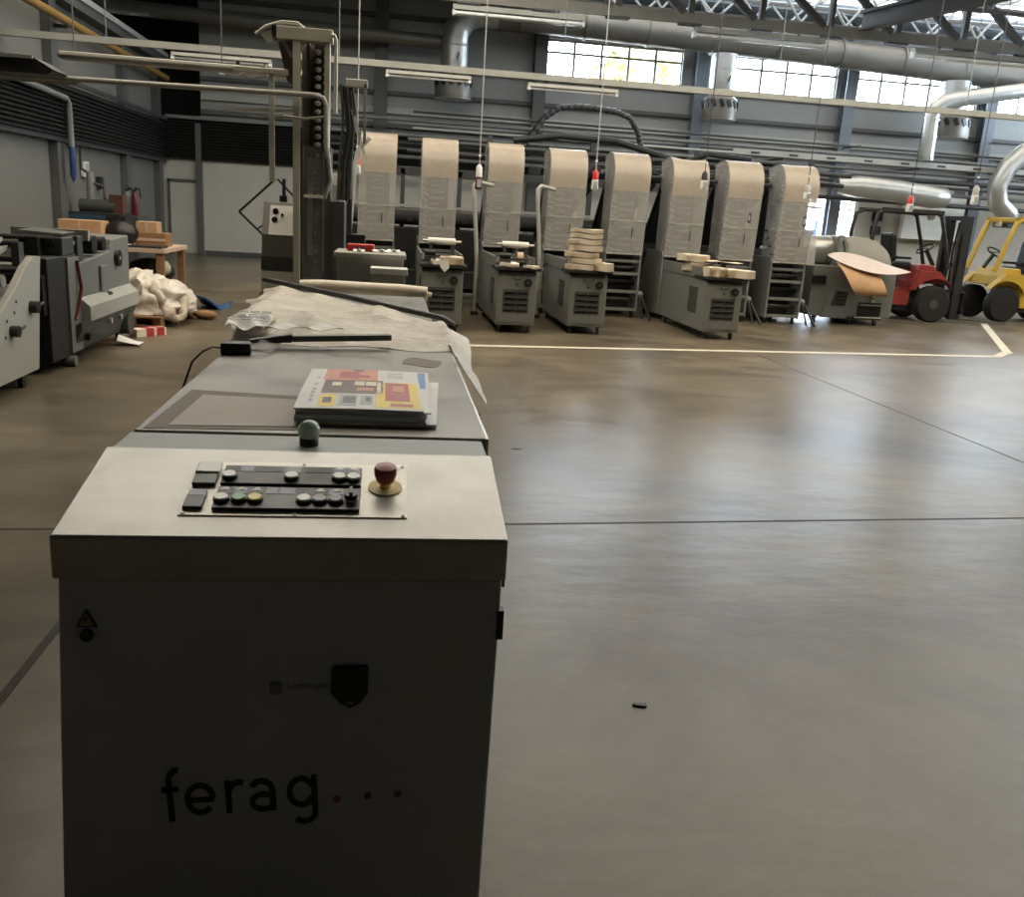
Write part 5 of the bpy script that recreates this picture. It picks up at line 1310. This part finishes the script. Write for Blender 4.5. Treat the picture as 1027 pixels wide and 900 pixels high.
KM().box(-4.0, -3.4, 8.9, 10.6, .1, 1.0).out('rear_body', M['gray_dk'], t)
KM().box(-2.9, -2.86, 8.65, 8.95, .12, .98).out('corner_plate', M['gray'], t, bevel=.004)
KM().tube([(-2.85, 8.86, .95), (-2.83, 8.88, .7), (-2.84, 8.80, .5), (-2.85, 8.74, .42)], .016, 6).out('red_cable', M['extred'], t, smooth=60)
o = KM().cyl((-2.87, 10.16, .90), (-2.83, 10.16, .90), .085, 20).out('round_dial', M['black'], t, smooth=40)
KM().cyl((-2.83, 10.16, .90), (-2.825, 10.16, .90), .02, 10).out('dial_hub', M['gray_lt'], o)
KM().box(-2.87, -2.84, 9.55, 9.80, .60, .86).out('raised_boss', M['gray'], t, bevel=.02)
KM().cyl((-2.87, 9.75, .50), (-2.82, 9.75, .50), .09, 16).out('lower_boss', M['gray_dk'], t, smooth=40)
for y in (9.95, 9.6): KM().cyl((-2.83, y, .31), (-2.78, y, .31), .03, 10).out('bolt_head', M['gray_lt'], t, smooth=40)
KM().box(-2.85, -2.8, 8.95, 9.02, .2, .26).out('dark_port', M['black'], t)
KM().cyl((-2.9, 10.35, .2), (-2.8, 10.35, .2), .13, 18).out('lower_wheel', M['gray_dk'], t, smooth=40)
KM().box(-3.3, -2.88, 8.6, 8.9, 1.0, 1.16).out('head_block', M['gray_dk'], t, bevel=.01)
KM().box(-3.0, -2.88, 9.0, 9.15, .92, 1.16).box(-3.1, -2.95, 9.2, 9.3, .92, 1.14).out('head_post', M['gray_dk'], t, bevel=.006)
KM().cyl((-3.2, 9.5, 1.06), (-2.88, 9.5, 1.06), .09, 16).cyl((-3.2, 9.8, 1.06), (-2.88, 9.8, 1.06), .07, 16).out('drive_pulley', M['black'], t, smooth=40)
KM().box(-3.6, -2.9, 9.38, 9.44, 1.1, 1.2).out('white_guide', M['gray_lt'], t)
KM().hexa([(-3.25, 8.6, 1.20), (-2.9, 8.65, 1.18), (-2.9, 9.0, 1.19), (-3.25, 9.0, 1.21), (-3.25, 8.6, 1.21), (-2.9, 8.65, 1.19), (-2.9, 9.0, 1.20), (-3.25, 9.0, 1.22)]).out('top_plate', M['steel'], t)
KM().cyl((-3.9, 8.5, 1.14), (-2.95, 8.6, 1.14), .03, 10).out('cross_bar', M['iron'], t, smooth=40)
KM().box(-3.15, -3.05, 8.5, 8.6, 1.0, 1.16).out('bar_post', M['iron'], t)
KM().tube([(-3.3, 8.6, 1.15), (-3.1, 8.65, 1.12), (-2.95, 8.8, 1.08), (-2.9, 8.95, 1.1)], .02, 6).tube([(-3.3, 8.7, 1.1), (-3.0, 8.75, 1.06), (-2.9, 8.9, 1.02)], .018, 6).out('cable', M['gray_lt'], t, smooth=60)
for y in (8.72, 10.4):
    for x in (-3.9, -2.95): KM().cyl((x, y, 0), (x, y, .12), .04, 10).out('foot', M['steel_dk'], t)
KM().cyl((-2.92, 8.66, .05), (-2.84, 8.66, .05), .05, 14).out('transport_wheel', M['gray'], t, smooth=40)
# pallet with bundled plastic
t = thing('wooden_pallet', 'wooden pallet on the floor under the bundled plastic', 'pallet', (-3.05, 12.0, 0), -.12)
for y in (-.55, 0, .55): G().box(-.4, .4, y - .05, y + .05, 0, .022).out('bottom_board', M['wood'], t)
for x in (-.34, 0, .34):
    for y in (-.52, 0, .52): G().box(x - .05, x + .05, y - .07, y + .07, .022, .10).out('block', M['wood'], t)
for k in range(7): G().box(-.42, .42, -.6 + .18 * k - .045, -.6 + .18 * k + .045, .12, .142).out('deck_board', M['wood'], t)
for x in (-.34, 0, .34): G().box(x - .05, x + .05, -.62, .62, .10, .12).out('stringer', M['wood'], t)
g = G((-3.0, 12.2, .142)); n_ = 72; m_ = 30
vs = []
def crum(x, y, z):
    q = Vector((x, y, z))
    return .20 * (1 - abs(noise.noise(q * 1.5)) * 2) + .06 * (1 - abs(noise.noise(q * 3.2 + Vector((3, 1, 7)))) * 2)
for i in range(m_ + 1):
    el = PI / 2 * i / m_
    for k in range(n_):
        a = 2 * PI * k / n_
        cx, cy, cz = math.cos(el) ** .6 * math.cos(a), math.cos(el) ** .6 * math.sin(a), math.sin(el)
        r_ = .92 + crum(cx * 1.3 + 2, cy * 1.3, cz * 1.5)
        lob = 1 + .14 * math.cos(a - 3.4)
        x = -2.98 + .46 * r_ * cx; y = 12.1 + .55 * r_ * cy
        z_ = .145 + .40 * max(0, cz) * r_ * lob
        vs.append((x, y, max(.145, z_)))
g.add(vs, [(i * n_ + k, i * n_ + (k + 1) % n_, (i + 1) * n_ + (k + 1) % n_, (i + 1) * n_ + k) for i in range(m_) for k in range(n_)] + [tuple(range(n_))[::-1]])
M['bundle'] = mat('bundled_plastic', rgb(214, 206, 196), .35, var=.25, scale=6, bump=.7, bscale=14)
o = tag(g.out('plastic_bundle', M['bundle'], smooth=50, loc=(-3.0, 12.2, .142)), 'heap of crumpled white plastic film on the wooden pallet', 'plastic bundle')
g = G((-3.0, 12.2, .142))
fp = [(-2.92, 11.72, .50), (-2.80, 11.60, .36), (-2.70, 11.52, .2), (-2.62, 11.55, .11), (-2.55, 11.72, .12), (-2.58, 11.9, .28), (-2.72, 12.0, .42)]
ff = []
for a, b in zip(fp, fp[1:]):
    for q in range(6): ff.append(Vector(a).lerp(Vector(b), q / 6))
g.tube(ff, [.055 + .035 * noise.noise(Vector((i * .31, 2, 5))) + .02 * math.sin(i * .5) for i in range(len(ff))], 12)
g.v = [tuple(Vector(v) + Vector((noise.noise(Vector(v) * 9), noise.noise(Vector(v) * 9 + Vector((5, 0, 0))), noise.noise(Vector(v) * 9 + Vector((0, 7, 0))))) * .035) for v in g.v]
M['bundle2'] = mat('bundled_plastic_fold', rgb(186, 174, 158), .4, var=.25, scale=9, bump=.5, bscale=20)
g.out('rolled_fold', M['bundle2'], o, smooth=60)
o = tag(G((-2.45, 13.6, 0)).sheet(lambda u, v: Vector((-2.75 + .42 * u, 13.5 + .5 * v, .12 + .09 * math.sin(3 * u + 1) * math.cos(3 * v) - .1 * u)), 8, 8, .02).out('blue_bag', M['blue'], smooth=60, loc=(-2.45, 13.6, 0)), 'small blue plastic bag on the floor behind the plastic heap', 'bag')
o = tag(G((-2.45, 12.4, 0)).ball((-2.42, 12.45, .06), .11, 10, 1.5, 1, .55).out('brown_rag', M['wood'], smooth=60, loc=(-2.45, 12.4, 0)), 'brown rag on the floor beside the pallet corner', 'rag')
t = thing('red_white_carton', 'small red and white carton lying on the floor by the gray machine', 'carton', (-2.73, 10.75, 0), .9)
G().box(-.2, .2, -.07, .07, 0, .09).out('box', M['p_cream'], t, bevel=.004)
for x in (-.02, .12): G().box(x - .05, x + .05, -.073, .073, .001, .0925).out('red_panel', M['p_red'], t)
o = tag(G((-2.72, 10.0, 0)).sheet(lambda u, v: Vector((-2.84 + .22 * u, 9.92 + .2 * v, .02 + .09 * (1 - u) * math.sin(2.5 * v + .4))), 6, 6, .006).out('paper_tissue', M['whitepaper'], smooth=40, loc=(-2.72, 10.0, 0)), 'crumpled white tissue on the floor at the foot of the gray machine', 'tissue')
# bench area at the far left
t = thing('work_table', 'cluttered wooden work table behind the pallet', 'table', (-4.1, 14.6, 0))
G().box(-.9, .85, -.7, .8, .74, .80).out('table_top', M['cardpale'], t)
for x in (-.82, .77):
    for y in (-.62, .72): G().box(x - .05, x + .05, y - .05, y + .05, 0, .74).out('leg', M['wood'], t)
G().box(-.85, .8, -.6, .7, .2, .24).out('lower_shelf', M['wood'], t)
G().box(-.9, .2, -.68, -.62, .1, .74).out('front_board', M['wood'], t)
t = thing('wrapped_bale', 'dark bale wrapped in shiny film under the work table', 'bale', (-3.6, 14.5, .24))
G().ball((0, 0, .2), .24, 14, 1.5, 1.2, .8).out('bale_body', M['iron'], t, smooth=60); G().ball((.22, -.18, .26), .12, 10).out('film_patch', M['film'], t, smooth=60)
t = thing('black_sack', 'black bin sack heaped on the work table', 'sack', (-4.0, 14.5, .8))
G().ball((0, 0, .17), .25, 14, 1.1, 1, .75).out('sack', M['bag'], t, smooth=60); G().cyl((0, 0, .3), (.05, 0, .42), .05, 8, .02).out('knot', M['bag'], t)
t = thing('small_carton', 'small brown carton on top of the brown crate', 'carton', (-3.62, 14.6, 1.0))
G().box(-.16, .14, -.14, .16, 0, .16).out('box', M['card'], t, bevel=.006); G().box(-.02, .0, -.142, .162, .0, .162).out('tape', M['cardpale'], t)
t = thing('brown_crate', 'brown crate carrying the small carton on the work table', 'crate', (-3.6, 14.65, .8))
G().box(-.2, .24, -.2, .25, 0, .2).out('crate', M['wood'], t, bevel=.006); G().box(-.2, .24, -.21, -.2, .08, .12).out('slat', M['cardpale'], t)
for x, y, w_, l, mm in ((-3.55, 14.15, .5, 'dark folded sheets on the front edge of the work table', 'iron'), (-3.95, 14.1, .3, 'pale paper pad on the front edge of the work table', 'whitepaper')):
    tag(G().box(-w_ / 2, w_ / 2, -.2, .2, 0, .03).out('sheet_pad', M[mm], loc=(x, y, .801), bevel=.004), l, 'paper pad')
t = thing('metal_cabinet', 'dark gray tool cabinet by the left wall behind the machines', 'cabinet', (-5.55, 20.0, 0))
G().box(-.35, .45, -.3, .5, 0, 1.1).out('body', M['gray_dk'], t, bevel=.01); G().box(.0, .42, -.32, -.3, .1, 1.0).out('door', M['gray_dk'], t, bevel=.004)
G().box(.36, .38, -.34, -.32, .5, .65).out('handle', M['steel_dk'], t)
t = thing('blue_machine', 'machine with dark blue front panel by the left wall', 'machine', (-6.3 + .95, 18.6, 0))
G().box(-.7, .3, -.3, .5, .0, 1.15).out('body', M['iron'], t, bevel=.01); G().box(-.68, .02, -.32, -.3, .62, 1.12).out('front_panel', M['bluecab'], t, bevel=.004)
for x in (.08, .19): G().box(x - .03, x + .03, -.32, -.3, .3, 1.1).out('column_slot', M['black'], t)
G().box(-.35, -.1, -.33, -.32, .85, .95).box(-.35, -.1, -.33, -.32, .70, .76).out('display', M['black'], t)
t = thing('compressor', 'gray compressor tank with pipes standing on the blue machine', 'compressor', (-5.55, 18.75, 1.15))
G().cyl((-.35, 0, .12), (.3, 0, .12), .13, 14).out('tank', M['gray_dk'], t, smooth=40); G().cyl((-.15, 0, .2), (-.15, 0, .75), .07, 12).out('filter', M['gray'], t, smooth=40)
G().tube([(-.15, 0, .7), (-.3, 0, .8), (-.3, 0, 1.2), (-.1, 0, 1.2)], .03, 8).tube([(.1, 0, .2), (.1, 0, .5), (-.15, 0, .55)], .03, 8).out('pipe', M['pipe_dk'], t, smooth=60)
G().box(-.3, .25, -.1, .1, 0, .03).out('base', M['iron'], t); G().box(.2, .45, -.1, .15, .0, .35).out('regulator', M['p_brown'], t)
def bottle(label, x, y, m):
    t = thing('fire_extinguisher', label, 'fire extinguisher', (x, y, 1.1))
    G().lathe([(.07, 0), (.075, .02), (.075, .38), (.05, .45), (.02, .48)], (0, 0, 0), 14).out('bottle', M[m], t, smooth=40)
    G().tube([(0, 0, .48), (.02, 0, .56), (.1, 0, .54), (.12, 0, .35)], .015, 6).out('hose', M['black'], t, smooth=60)
    G().bar((-.03, 0, .5), (.07, 0, .53), .02, .03).out('lever', M['black'], t)
bottle('dark red fire extinguisher on the tool cabinet', -5.25, 20.1, 'extred')
bottle('second extinguisher with gray bottle, left of the red one', -5.42, 20.2, 'gray')
t = thing('long_carton', 'long brown carton on the work table behind the gray machine with the dial', 'carton', (-3.35, 10.62, 0))
t.location = (-4.45, 14.3, .80)
G().box(-.33, .27, -.16, .22, 0, .34).out('box', M['card'], t, bevel=.006); G().box(-.04, -.02, -.162, .222, 0, .342).out('tape', M['cardpale'], t)
